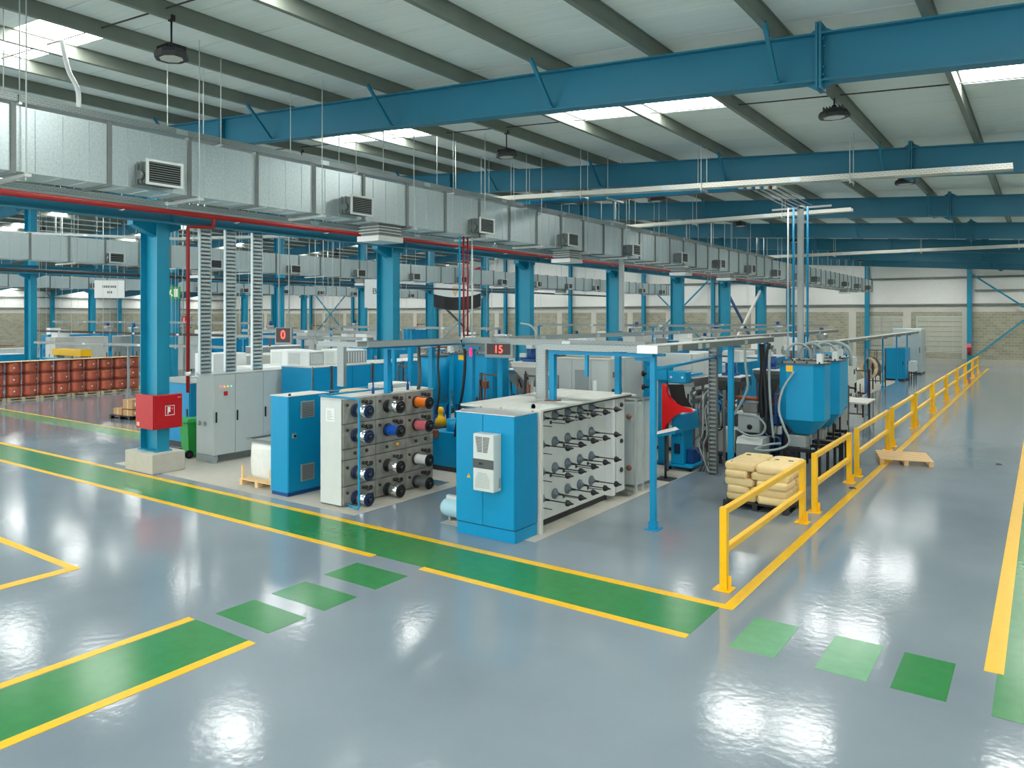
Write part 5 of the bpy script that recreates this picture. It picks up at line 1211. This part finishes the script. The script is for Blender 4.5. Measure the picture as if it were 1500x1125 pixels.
for k in range(6):
    mb = MB(); mb.cyl((0.26, 0.15 + k * 0.25, 1.8), (0.4, 0.15 + k * 0.25, 1.8), 0.07, n=10); obj('roller', mb, random.choice(('steel', 'dark', 'grey_dark')), t)
mb = MB(); mb.box(-0.05, 0.1, 0.2, 1.4, 2.201, 2.26); obj('cover', mb, 'blue', t)
t = thing('gearbox', 'grey gearbox with a round black plug, behind the hose loop', 'gearbox', (-6.35, 18.9, 0))
mb = MB(); mb.box(0, 0.55, 0, 0.6, 0.88, 1.32, 0.02); obj('housing', mb, 'grey_paint', t)
mb = MB(); mb.box(-0.1, 0.5, -0.05, 0.6, 1.33, 1.36); obj('table', mb, 'grey_light', t)
mb = MB(); mb.lathe((0.3, -0.001, 1.02), [(0, -0.03), (0.05, -0.03), (0.07, 0), (0, 0)], 14, 'y'); obj('plug', mb, 'black', t)
mb = MB(); mb.box(0.1, 0.5, 0.05, 0.55, 1.361, 1.62, 0.03); obj('motor', mb, 'steel', t)
mb = MB(); mb.cyl((-0.1, 0.2, 1.72), (0.5, 0.1, 1.72), 0.05, n=10); obj('heater_pipe', mb, 'orange_dark', t)
mb = MB(); mb.box(0.05, 0.5, 0.05, 0.55, 0, 0.88); obj('pedestal', mb, 'dark', t)
t = thing('pedestal_box', 'grey steel box with a sloped top, behind the paper bags', 'machine', (-6.12, 18.1, 0))
mb = MB(); mb.box(0, 0.62, 0, 0.6, 0.0, 0.72, 0.008); obj('body', mb, 'grey_mid', t)
mb = MB(); mb.loft([[(0, 0, 0.722), (0.62, 0, 0.722), (0.62, 0.6, 0.722), (0, 0.6, 0.722)], [(0, 0.1, 0.86), (0.62, 0.1, 0.86), (0.62, 0.6, 0.86), (0, 0.6, 0.86)]]); obj('sloped_top', mb, 'grey_light', t)
cab('machine', 'white block with a red label left of the wide blue post', 'machine', -6.9, -6.45, 19.0, 19.6, 0.9, 'offwhite', 0.3, (), ((0, 1),), legs=True)
t = thing('heater_block', 'dark extruder block with orange heaters, left of the first hopper', 'machine', (-5.78, 19.6, 0))
mb = MB(); mb.box(0, 0.5, 0, 1.4, 1.15, 1.5, 0.02); obj('barrel', mb, 'dark', t)
for k in range(4):
    mb = MB(); mb.cyl((0.25, 0.1 + k * 0.32, 1.65), (0.25, 0.28 + k * 0.32, 1.65), 0.16, n=12); obj('heater_band', mb, 'orange_dark', t)
mb = MB(); mb.box(0.05, 0.45, 0.1, 1.3, 0, 1.15); obj('pedestal', mb, 'navy', t)
t = cab('control_box', 'white control box on a post beyond the hoppers', 'cabinet', -5.4, -4.95, 24.9, 26.1, 0.85, 'grey_light', 0.0, ((0, 1),), ((0, 1),), z0=1.66)
mb = MB(); mb.box(0.1, 0.35, 0.4, 0.7, -1.66, 0); obj('post', mb, 'dark', t)
mb = MB(); mb.box(0.472, 0.48, 0.75, 0.95, 0.3, 0.45); obj('meter', mb, 'dark', t)
cab('machine', 'grey pipe cabinet on the floor just past the hoppers', 'cabinet', -5.5, -4.85, 23.2, 24.3, 1.15, 'grey_mid', 0.05, ((0, 1),), ((0, 1),))
t = thing('work_table', 'small white work table with cables hanging off, past the hoppers', 'table', (-5.6, 26.4, 0))
mb = MB(); mb.box(0, 0.9, 0, 1.6, 0.95, 1.0); obj('tabletop', mb, 'offwhite', t)
for x in (0.03, 0.82):
    for y_ in (0.03, 1.52):
        mb = MB(); mb.box(x, x + 0.05, y_, y_ + 0.05, 0, 0.95); obj('leg', mb, 'grey_mid', t)
# far end of the line
cab('machine', 'far blue cabinet under the slim posts, near the end wall', 'cabinet', -7.8, -6.7, 49.3, 51.2, 1.9, 'blue', 0.1, ((0, 0.5), (0.5, 1)), ((0, 1),))
cab('machine', 'far tall grey cabinet at the end of the machine line', 'cabinet', -8.3, -6.6, 55.6, 57.6, 2.95, 'galv', 0.1, ((0, 1),), ((0, 0.5), (0.5, 1)))
cab('control_box', 'small white box beside the far blue cabinet', 'cabinet', -6.65, -6.3, 50.2, 51.2, 1.1, 'grey_light', 0.5, ((0, 1),), (), legs=True)
cab('machine', 'far white upright panel with red buttons', 'cabinet', -8.1, -7.6, 38.5, 39.4, 2.6, 'offwhite', 0.1, ((0, 1),), ((0, 1),))
cab('machine', 'far blue machine between the white panel and the slim posts', 'machine', -8.6, -7.5, 34.5, 37.5, 2.1, 'blue', 0.2, ((0, 0.5), (0.5, 1)), ((0, 1),))
t = thing('wire_coil', 'coils of brown wire hung on a frame far down the line', 'coil', (-7.3, 41.5, 0))
for k in range(4):
    mb = MB()
    ring = [(0.35 * math.cos(a), k * 0.35, 1.15 + 0.5 * math.sin(a)) for a in [2 * PI * q / 14 for q in range(15)]]
    mb.tube(ring, 0.06, 6); obj('coil', mb, random.choice(('brown', 'grey_dark', 'tan')), t)
mb = MB(); mb.box(-0.03, 0.03, -0.1, 1.3, 1.6, 1.66); mb2 = obj('bar', mb, 'dark', t)
for y_ in (-0.1, 1.25):
    mb = MB(); mb.box(-0.03, 0.03, y_, y_ + 0.05, 0, 1.6); obj('upright', mb, 'dark', t)
# small pieces between stand and cabinet
t = thing('pump_unit', 'blue pump unit with a small cylinder on top, just past the unwinding stand', 'machine', (-12.5, 14.2, 0))
mb = MB(); mb.box(0, 0.9, 0, 0.8, 0.12, 0.95, 0.01); obj('body', mb, 'blue_side', t)
mb = MB(); mb.cyl((0.5, 0.3, 0.951), (0.5, 0.3, 1.25), 0.16, n=16); obj('cylinder', mb, 'blue', t)
mb = MB(); mb.box(0.02, 0.88, 0.02, 0.78, 0.0, 0.12); obj('base', mb, 'dark', t)
mb = MB(); mb.box(0.0, 0.3, -0.1, 0.0, 0.8, 1.0, 0.01); obj('valve_block', mb, 'brown', t)
for k in range(4):
    mb = MB(); mb.tube(spline([(-0.05 - 0.05 * k, -0.05, 0.95), (-0.1, -0.1, 0.6), (-0.02 - 0.06 * k, -0.12, 0.25), (0.05, -0.15, 0.03)], 5), 0.018, 6); obj('hose', mb, 'dark', t)
t = thing('pressure_valve', 'yellow valve on a dark block, under the round silo', 'valve', (-13.0, 15.2, 0))
mb = MB(); mb.lathe((0, 0, 0.95), [(0, 0), (0.16, 0), (0.14, 0.14), (0.07, 0.22), (0.06, 0.3), (0.09, 0.34), (0.08, 0.44), (0, 0.46)], 14); obj('valve', mb, 'yellow', t)
mb = MB(); mb.box(-0.3, 0.3, -0.25, 0.25, 0.0, 0.949, 0.02); obj('block', mb, 'dark', t)
t = thing('air_tank', 'pale blue air tank lying on the floor left of the air conditioned cabinet', 'tank', (-9.12, 10.72, 0))
mb = MB(); mb.lathe((-0.15, 0.2, 0.22), [(0, -0.03), (0.09, -0.01), (0.15, 0.05), (0.17, 0.12), (0.17, 0.48), (0.15, 0.55), (0.09, 0.6), (0, 0.61)], 20, 'x'); obj('vessel', mb, 'light_blue_tank', t)
for x in (0.05, 0.4):
    mb = MB(); mb.box(x, x + 0.05, 0.1, 0.3, 0, 0.08); obj('foot', mb, 'grey_mid', t)
mb = MB(); mb.box(-0.05, 0.4, 0.16, 0.24, 0.385, 0.45); obj('mount', mb, 'grey_light', t)

# ------------------------------------------------------------------ overhead pipe bundle and vertical drops
t = thing('pipe_bundle', 'bundle of blue pipes crossing under the roof and dropping to the hoppers', 'pipes', (-9, 18, 7.0))
for k in range(5):
    x1 = 3.0 + 0.16 * k; y0 = 0.0 + 0.14 * k
    mb = MB(); mb.tube([(-4.2, y0, 0.1), (x1, y0, -0.1)], 0.042, 8); obj('cross_pipe', mb, 'blue' if k < 4 else 'orange_dark', t)
    mb = MB(); mb.box(x1 - 0.02, x1 + 0.08, y0 - 0.05, y0 + 0.05, -0.15, -0.05); obj('elbow', mb, 'white', t)
    mb = MB(); mb.tube([(x1 + 0.05, y0 + 0.05, -0.1), (x1 + 0.05, 4.0, -0.14)], 0.016, 6); obj('long_pipe', mb, 'grey_dark', t)
for x in (-3, -0.5, 2.0):
    for y_ in (-0.1, 0.75):
        mb = MB(); mb.cyl((x, y_, -0.12), (x, y_, zroof(x - 9) - 7.1), 0.009, n=6); obj('hanger_rod', mb, 'grey_light', t)
    mb = MB(); mb.box(x - 0.02, x + 0.02, -0.15, 0.8, -0.1, -0.06); obj('support_channel', mb, 'galv_bright', t)
mb = MB(); mb.box(2.6, 4.2, 4.0, 4.05, -0.2, -0.15); obj('support_channel', mb, 'galv_bright', t)
for k, (x, m, r, lab_) in enumerate(((-5.95, 'grey_light', 0.022, 'thin pale pipe dropping left of the hoppers'), (-5.8, 'blue', 0.03, 'blue pipe dropping to the hoppers, first of two'), (-5.42, 'blue', 0.03, 'blue pipe dropping to the hoppers, second of two'))):
    o_ = obj('drop_pipe', MB().cyl((0, 0, 0), (0, 0, 4.25), r, n=8), m, loc=(x, 22.0, 2.6)); tag(o_, lab_, 'pipe')
tray_run('drop_duct', 'white vertical cable channel dropping from the cream tray to the hoppers', [(-5.62, 22.0, 2.6), (-5.62, 22.0, 6.9)], 0.15, 0.08, 'grey_paint', hang=False, step=2.2)
for k, (y_, m, lab_) in enumerate(((13.65, 'blue', 'thin teal pipe dropping from the near duct to the tray'), (13.8, 'red_pipe', 'thin red pipe dropping from the near duct, first of two'), (13.95, 'red_pipe', 'thin red pipe dropping from the near duct, second of two'), (14.12, 'grey_light', 'thin grey pipe dropping from the near duct beside the red ones'))):
    o_ = obj('drop_pipe', MB().cyl((0, 0, 0), (0, 0, 2.33), 0.02, n=8), m, loc=(-11.1, y_, 3.32)); tag(o_, lab_, 'pipe')
tray_run('drop_duct', 'white vertical cable channel dropping from the near duct past the third column', [(-11.4, 22.4, 3.3), (-11.4, 22.4, 5.66)], 0.15, 0.08, 'grey_paint', hang=False, step=3)

# ------------------------------------------------------------------ trays and machines of the lines beyond
for k, (a, b, z, lab_) in enumerate((((-27, 19.2), (-18.9, 19.2), 3.15, 'long grey tray level with the lit number 0, upper of two'), ((-27, 18.4), (-18.9, 18.4), 2.95, 'long grey tray level with the lit number 0, lower of two'),
        ((-50, 22), (-30, 22), 3.4, 'far grey tray above the copper drums, topmost'), ((-50, 20.6), (-30, 20.6), 2.85, 'far dark tray above the copper drums, middle'), ((-42, 17.6), (-28.5, 19.5), 2.4, 'grey pipe rail just above the copper drums'),
        ((-30, 26), (-19, 26), 3.2, 'far grey tray between second and third columns'), ((-24, 36), (-13, 36), 3.25, 'far grey tray behind the rear tray of the rack line'), ((-20, 45), (-10, 45), 3.2, 'farthest grey tray below the end wall'))):
    tray_run('cable_tray', lab_, [(a[0], a[1], z), (b[0], b[1], z)], 0.3, 0.1, 'tray_far' if k != 3 else 'dark', hang=True, hang_every=5, step=4)
PL = ['slim blue post under the twin grey trays, end by the second duct', 'slim blue post under the twin grey trays, middle', 'slim blue post under the twin grey trays, end by the second column'] + ['slim blue post under the far tray between the columns, %s' % q for q in ('left end', 'centre')] + ['slim blue post under the tray behind the rack line, %s' % q for q in ('left end', 'centre')] + ['slim blue post under the farthest tray, %s' % q for q in ('left end', 'right end')] + ['slim post under the topmost tray behind the drums, %s' % q for q in ('left end', 'centre', 'right end')] + ['slim post under the pipe rail over the copper drums, %s' % q for q in ('centre', 'left end')]
for k, (x, y_, h) in enumerate(((-26.5, 18.8, 2.85), (-22.9, 18.8, 2.9), (-19.2, 18.8, 2.9), (-29.5, 26, 3.15), (-24, 26, 3.15), (-23.5, 36, 3.2), (-16.5, 36, 3.2), (-19.5, 45, 3.1), (-12, 45, 3.1), (-41, 22, 3.3), (-36, 22, 3.3), (-31, 22, 3.3), (-35, 18.6, 2.35), (-41.8, 17.7, 2.35))):
    o_ = frame_post((x, y_, 0), h, PL[k], 0.09, 'blue' if k < 9 or k % 2 else 'grey_mid'); o_['group'] = 'posts under the distant trays'
kinds = [('blue', 'blue'), ('grey_light', 'pale grey'), ('offwhite', 'off-white'), ('blue_side', 'dull blue'), ('grey_mid', 'mid grey')]
rows = [(-14.9, 22.5, 60, 'the spool line beyond the second column'), (-10.0, 27.5, 48, 'the rack line behind the hoppers'), (-21.6, 24.5, 60, 'the line just past the near columns'), (-26.5, 23, 60, 'the line under the second duct'), (-32.5, 24, 60, 'the line past the second duct'), (-48, 17, 60, 'the line past the ridge columns'), (-56, 20, 60, 'the line under the third duct')]
for rn, (x, y0, y1, where) in enumerate(rows):
    y_ = y0; k = 0
    while y_ < y1:
        ln = random.uniform(1.6, 3.2); m, mn = kinds[(k * 2 + rn) % 5]; hh = random.choice((1.6, 1.9, 2.2, 2.5)); wd = random.uniform(1.0, 1.5)
        if k < 10:
            l = '%s machine housing, %s along %s' % (mn, ORD[k], where)
            nd = 2 if ln < 2.4 else 3
            t = cab('machine', l, 'machine', x - wd, x, y_, y_ + ln, hh, m, 0.15, [(q / nd, (q + 1) / nd) for q in range(nd)], ((0, 0.5), (0.5, 1)), 'grey_light', legs=True)
            if k % 3 == 1:
                mb = MB(); mb.box(wd * 0.2, wd * 0.8, 0.2, 0.9, hh + 0.02, hh + 0.45, 0.01); obj('top_unit', mb, 'white', t)
            elif k % 3 == 2:
                mb = MB(); mb.lathe((wd * 0.5, ln * 0.5, hh + 0.02), [(0.12, 0), (0.35, 0.4), (0.35, 0.55), (0, 0.55)], 12); obj('feed_funnel', mb, 'steel', t)
                mb = MB(); mb.cyl((wd * 0.5, ln * 0.5, hh + 0.57), (wd * 0.5, ln * 0.5, hh + 0.9), 0.12, n=10); obj('motor', mb, 'blue_dark', t)
            else:
                mb = MB(); mb.cyl((wd * 0.7, ln * 0.3, hh + 0.02), (wd * 0.7, ln * 0.3, hh + 0.6), 0.05, n=8); mb.cyl((wd * 0.7, ln * 0.3, hh + 0.5), (wd * 0.7, ln * 0.8, hh + 0.5), 0.04, n=8); obj('pipework', mb, random.choice(('steel', 'brown', 'grey_dark')), t)
        y_ += ln + random.uniform(0.5, 1.6) + (k * 0.12); k += 1
for k, (x0, x1, y_, z, m, lab_) in enumerate(((-47, -43.6, 20.5, 1.9, 'yellow', 'yellow gantry beam far behind the copper drums'), (-46.5, -42.5, 19.0, 1.5, 'blue', 'blue machine bed far behind the copper drums'))):
    t = thing('machine_bed', lab_, 'machine', (x0, y_, 0))
    mb = MB(); mb.box(0, x1 - x0, 0, 0.6, z - 0.35, z); obj('beam', mb, m, t)
    for x in (0.2, x1 - x0 - 0.4):
        mb = MB(); mb.box(x, x + 0.2, 0.1, 0.5, 0, z - 0.35); obj('leg', mb, 'grey_mid', t)

# ------------------------------------------------------------------ signs, flag, extinguisher
t = thing('exit_sign', 'green and white emergency exit sign on a distant blue column', 'sign', (-44.3, 26.3, 4.85), 0.5)
mb = MB(); mb.box(-0.5, 0.5, 0, 0.05, 0, 0.75); obj('panel', mb, 'green_bin', t)
mb = MB(); mb.box(0.1, 0.35, -0.012, -0.002, 0.12, 0.62); obj('door_symbol', mb, 'white', t)
mb = MB(); mb.bar((-0.3, -0.008, 0.15), (-0.15, -0.008, 0.36), 0.08, 0.01, (0, 1, 0)); mb.bar((-0.15, -0.008, 0.36), (0.0, -0.008, 0.18), 0.08, 0.01, (0, 1, 0)); mb.bar((-0.2, -0.008, 0.34), (-0.08, -0.008, 0.56), 0.1, 0.01, (0, 1, 0)); obj('runner_symbol', mb, 'white', t)
t = thing('hanging_sign', 'white hanging sign with two short lines of dark lettering, over the left bay', 'sign', (-41, 20.75, 4.75), 0.75)
mb = MB(); mb.box(-0.75, 0.75, 0, 0.03, 0, 0.95); obj('panel', mb, 'white', t)
for (x0, x1, z) in ((-0.35, 0.45, 0.55), (-0.1, 0.25, 0.25)):
    for q in range(int((x1 - x0) / 0.09)):
        mb = MB(); mb.box(x0 + q * 0.09, x0 + q * 0.09 + 0.06, -0.006, -0.001, z, z + 0.12); obj('letter', mb, 'grey_dark', t)
for x in (-0.7, 0.7):
    mb = MB(); mb.cyl((x, 0.015, 0.95), (x, 0.015, 5.3), 0.008, n=6); obj('wire', mb, 'grey_mid', t)
t = thing('hanging_sign', 'white hanging sign partly hidden by the second column, letters BU showing', 'sign', (-20.0, 20.0, 4.1), 0.55)
mb = MB(); mb.box(-0.6, 0.7, 0, 0.03, 0, 1.05); obj('panel', mb, 'white', t)
text('lettering', 'BU', 0.3, 'grey_dark', t, (-0.12, -0.008, 0.6), (PI / 2, 0, 0), 0.003)
for x in (-0.5, 0.6):
    mb = MB(); mb.cyl((x, 0.015, 1.05), (x, 0.015, 4.2), 0.008, n=6); obj('wire', mb, 'grey_mid', t)
t = thing('flag', 'large red, white and black flag with a gold emblem, sagging between two distant columns', 'flag', (-39.2, 45.0, 0))
FW_ = 4.6
def band(z0, z1, m, nm):
    front = []; mb = MB(); n = 14
    sag = lambda q: -0.28 * (1 - (2 * q - 1) ** 2)
    rings = []
    for k in range(n + 1):
        q = k / n; y_ = 0.12 * math.sin(q * 9)
        rings.append([(q * FW_, y_, z0 + sag(q)), (q * FW_, y_ + 0.02, z0 + sag(q)), (q * FW_, y_ + 0.02, z1 + sag(q)), (q * FW_, y_, z1 + sag(q))])
    mb.loft(rings); return obj(nm, mb, m, t)
band(4.5, 5.5, 'black', 'black_stripe'); band(5.5, 6.5, 'white', 'white_stripe'); band(6.5, 7.5, 'red', 'red_stripe')
mb = MB(); c = (2.3, 5.72)
eg = [(0, 0.4), (0.06, 0.3), (0.22, 0.34), (0.3, 0.2), (0.26, -0.1), (0.16, -0.25), (0.08, -0.22), (0.1, -0.4), (-0.1, -0.4), (-0.08, -0.22), (-0.16, -0.25), (-0.26, -0.1), (-0.3, 0.2), (-0.22, 0.34), (-0.06, 0.3)]
mb.prism([(c[0] + x, -0.16, c[1] + z) for x, z in eg], (0, 0.01, 0)); obj('emblem', mb, 'tan', t)
mb = MB(); mb.cyl((-0.5, 0, 7.45), (FW_ + 0.5, 0, 7.45), 0.02, n=6); obj('rope', mb, 'grey_mid', t)
for x in (-0.4, FW_ + 0.4):
    mb = MB(); mb.cyl((x, 0, 7.45), (x, 0, zroof(-39.2 + x) - 0.1), 0.01, n=6); obj('wire', mb, 'grey_mid', t)
t = thing('fire_extinguisher', 'red fire extinguisher hung on the far wall column behind the guard rail', 'extinguisher', (-4.72, 66.8, 0.85))
mb = MB(); mb.lathe((0, 0, 0), [(0, 0), (0.13, 0), (0.13, 0.5), (0.06, 0.58), (0.04, 0.64), (0, 0.64)], 14); obj('cylinder', mb, 'red', t)
mb = MB(); mb.box(-0.15, 0.15, -0.16, -0.14, 0.55, 0.85); obj('sign_plate', mb, 'pink', t)
mb = MB(); mb.box(-0.05, 0.05, -0.03, 0.03, 0.64, 0.72); obj('handle', mb, 'black', t)

# ------------------------------------------------------------------ braces, second pipe, and the clutter between the machines
for xx, ya, yb, l in ((-18.05, 51.0, 59.1, 'crossed steel braces between the two farthest columns of the near row'), (-45.0, 51.15, 59.3, 'crossed steel braces between far columns of the ridge row, behind the red drop pipes')):
    t = thing('column_brace', l, 'brace', (xx, ya, 0))
    for k, (za, zb, m) in enumerate(((5.7, 0.9, 'blue_dark' if xx > -20 else 'grey_dark'), (0.9, 5.7, 'offwhite' if xx > -20 else 'grey_mid'))):
        mb = MB(); mb.bar((0.12 * k - 0.06, 0.35, za), (0.12 * k - 0.06, yb - ya - 0.35, zb), 0.14, 0.16); obj('diagonal', mb, m, t)
t = thing('service_pipe', 'dark brown pipe running low behind the second duct', 'pipe', (-33.0, 0, 5.6))
mb = MB(); mb.cyl((0, 4, 0), (0, 62, 0), 0.07, n=10); obj('main_pipe', mb, 'dark', t)
for yy in range(6, 62, 4):
    mb = MB(); mb.cyl((0, yy, 0.05), (0, yy, zroof(-33) - 5.7), 0.012, n=6); obj('pipe_hanger', mb, 'grey_mid', t)
def motor_unit(label, loc, rz=0, m='blue_dark', s=1.0):
    t = thing('pump_motor', label, 'motor', loc, rz)
    mb = MB(); mb.cyl((-0.3 * s, 0, 0.42 * s), (0.2 * s, 0, 0.42 * s), 0.16 * s, n=16); obj('motor', mb, m, t)
    for k in range(5):
        mb = MB(); mb.lathe((-0.26 * s + k * 0.08 * s, 0, 0.42 * s), [(0.16 * s, -0.01), (0.18 * s, -0.01), (0.18 * s, 0.01), (0.16 * s, 0.01)], 14, 'x'); obj('cooling_fin', mb, m, t)
    mb = MB(); mb.cyl((0.2 * s, 0, 0.42 * s), (0.42 * s, 0, 0.42 * s), 0.09 * s, n=12); mb.cyl((0.42 * s, 0, 0.42 * s), (0.5 * s, 0, 0.42 * s), 0.15 * s, n=12); obj('pump_head', mb, 'steel', t)
    mb = MB(); mb.box(-0.1 * s, 0.08 * s, -0.08 * s, 0.08 * s, 0.58 * s, 0.7 * s); obj('terminal_box', mb, 'grey_light', t)
    mb = MB(); mb.box(-0.35 * s, 0.5 * s, -0.22 * s, 0.22 * s, 0, 0.06); mb2 = obj('base', mb, 'dark', t)
    mb = MB(); mb.box(-0.25 * s, 0.15 * s, -0.12 * s, 0.12 * s, 0.06, 0.28 * s); obj('foot', mb, 'dark', t)
    return t
motor_unit('dark blue pump motor below the blue octagonal hopper', (-5.5, 17.4, 0), 1.2, 'navy', 0.8)
motor_unit('blue pump motor on the floor beyond the unwinding stand', (-11.6, 15.6, 0), 0.2)
motor_unit('pale grey pump motor on the floor behind the third hopper', (-6.7, 24.3, 0), 0.9, 'grey_mid', 1.2)
def pipe_rack(label, loc, seedn, W_=0.9, H_=2.2, n=7):
    rr = random.Random(seedn); t = thing('pipe_stand', label, 'pipework', loc)
    for x in (0, W_):
        mb = MB(); mb.box(x - 0.03, x + 0.03, -0.03, 0.03, 0, H_); obj('upright', mb, rr.choice(('grey_dark', 'dark', 'steel')), t)
    for z in (0.3, H_ * 0.5, H_ - 0.05):
        mb = MB(); mb.box(0.03, W_ - 0.03, -0.02, 0.02, z - 0.025, z + 0.025); obj('crossbar', mb, 'grey_dark', t)
    for k in range(n):
        x = rr.uniform(0.08, W_ - 0.08); z0 = rr.uniform(0.1, 0.6); z1 = rr.uniform(1.0, H_); x2 = min(W_, max(0, x + rr.uniform(-0.4, 0.4)))
        mb = MB(); mb.tube(fillet([(x, -0.08, z0), (x, -0.08, (z0 + z1) / 2), (x2, -0.1 - 0.03 * k, (z0 + z1) / 2 + 0.05), (x2, -0.1 - 0.03 * k, z1)], 0.08), rr.choice((0.018, 0.025, 0.035)), 7); obj('pipe', mb, rr.choice(('steel', 'dark', 'brown', 'grey_mid', 'blue_dark', 'black')), t)
    for k in range(3):
        x = rr.uniform(0.1, W_ - 0.2); z = rr.uniform(0.7, H_ - 0.4)
        mb = MB(); mb.box(x, x + 0.16, -0.16, -0.03, z, z + 0.2, 0.01); obj('valve_box', mb, rr.choice(('grey_light', 'steel', 'brown', 'blue_dark', 'white')), t)
    return t
pipe_rack('stand of dark pipes and valve boxes between the red guard and the perforated upright', (-7.2, 18.92, 0), 3, 0.5, 1.9, 8)
pipe_rack('stand of pipes behind the wide blue post, under the dark feed hoppers', (-6.5, 19.95, 0), 5, 0.3, 1.4, 7)
pipe_rack('stand of pipes left of the nearest blue hopper', (-5.65, 19.2, 0), 8, 0.4, 2.3, 7)
pipe_rack('stand of pipes and valves under the lit number 15', (-10.3, 15.2, 0), 11, 0.9, 2.4, 9)
pipe_rack('stand of pipes and valves between the two blue hoppers beyond the spool stand', (-12.2, 15.9, 0), 14, 0.6, 2.3, 8)
pipe_rack('stand of pipes beside the round blue silo', (-15.3, 16.0, 0), 17, 0.5, 2.4, 7)
pipe_rack('stand of pipes in front of the big blue machine housing', (-8.8, 22.9, 0), 21, 0.9, 2.6, 9)
pipe_rack('stand of pipes and brown fittings past the white work table', (-5.9, 29.2, 0), 24, 0.8, 1.9, 8)
pipe_rack('stand of pipes beside the far wire coils', (-7.9, 44.6, 0), 27, 0.9, 2.0, 8)
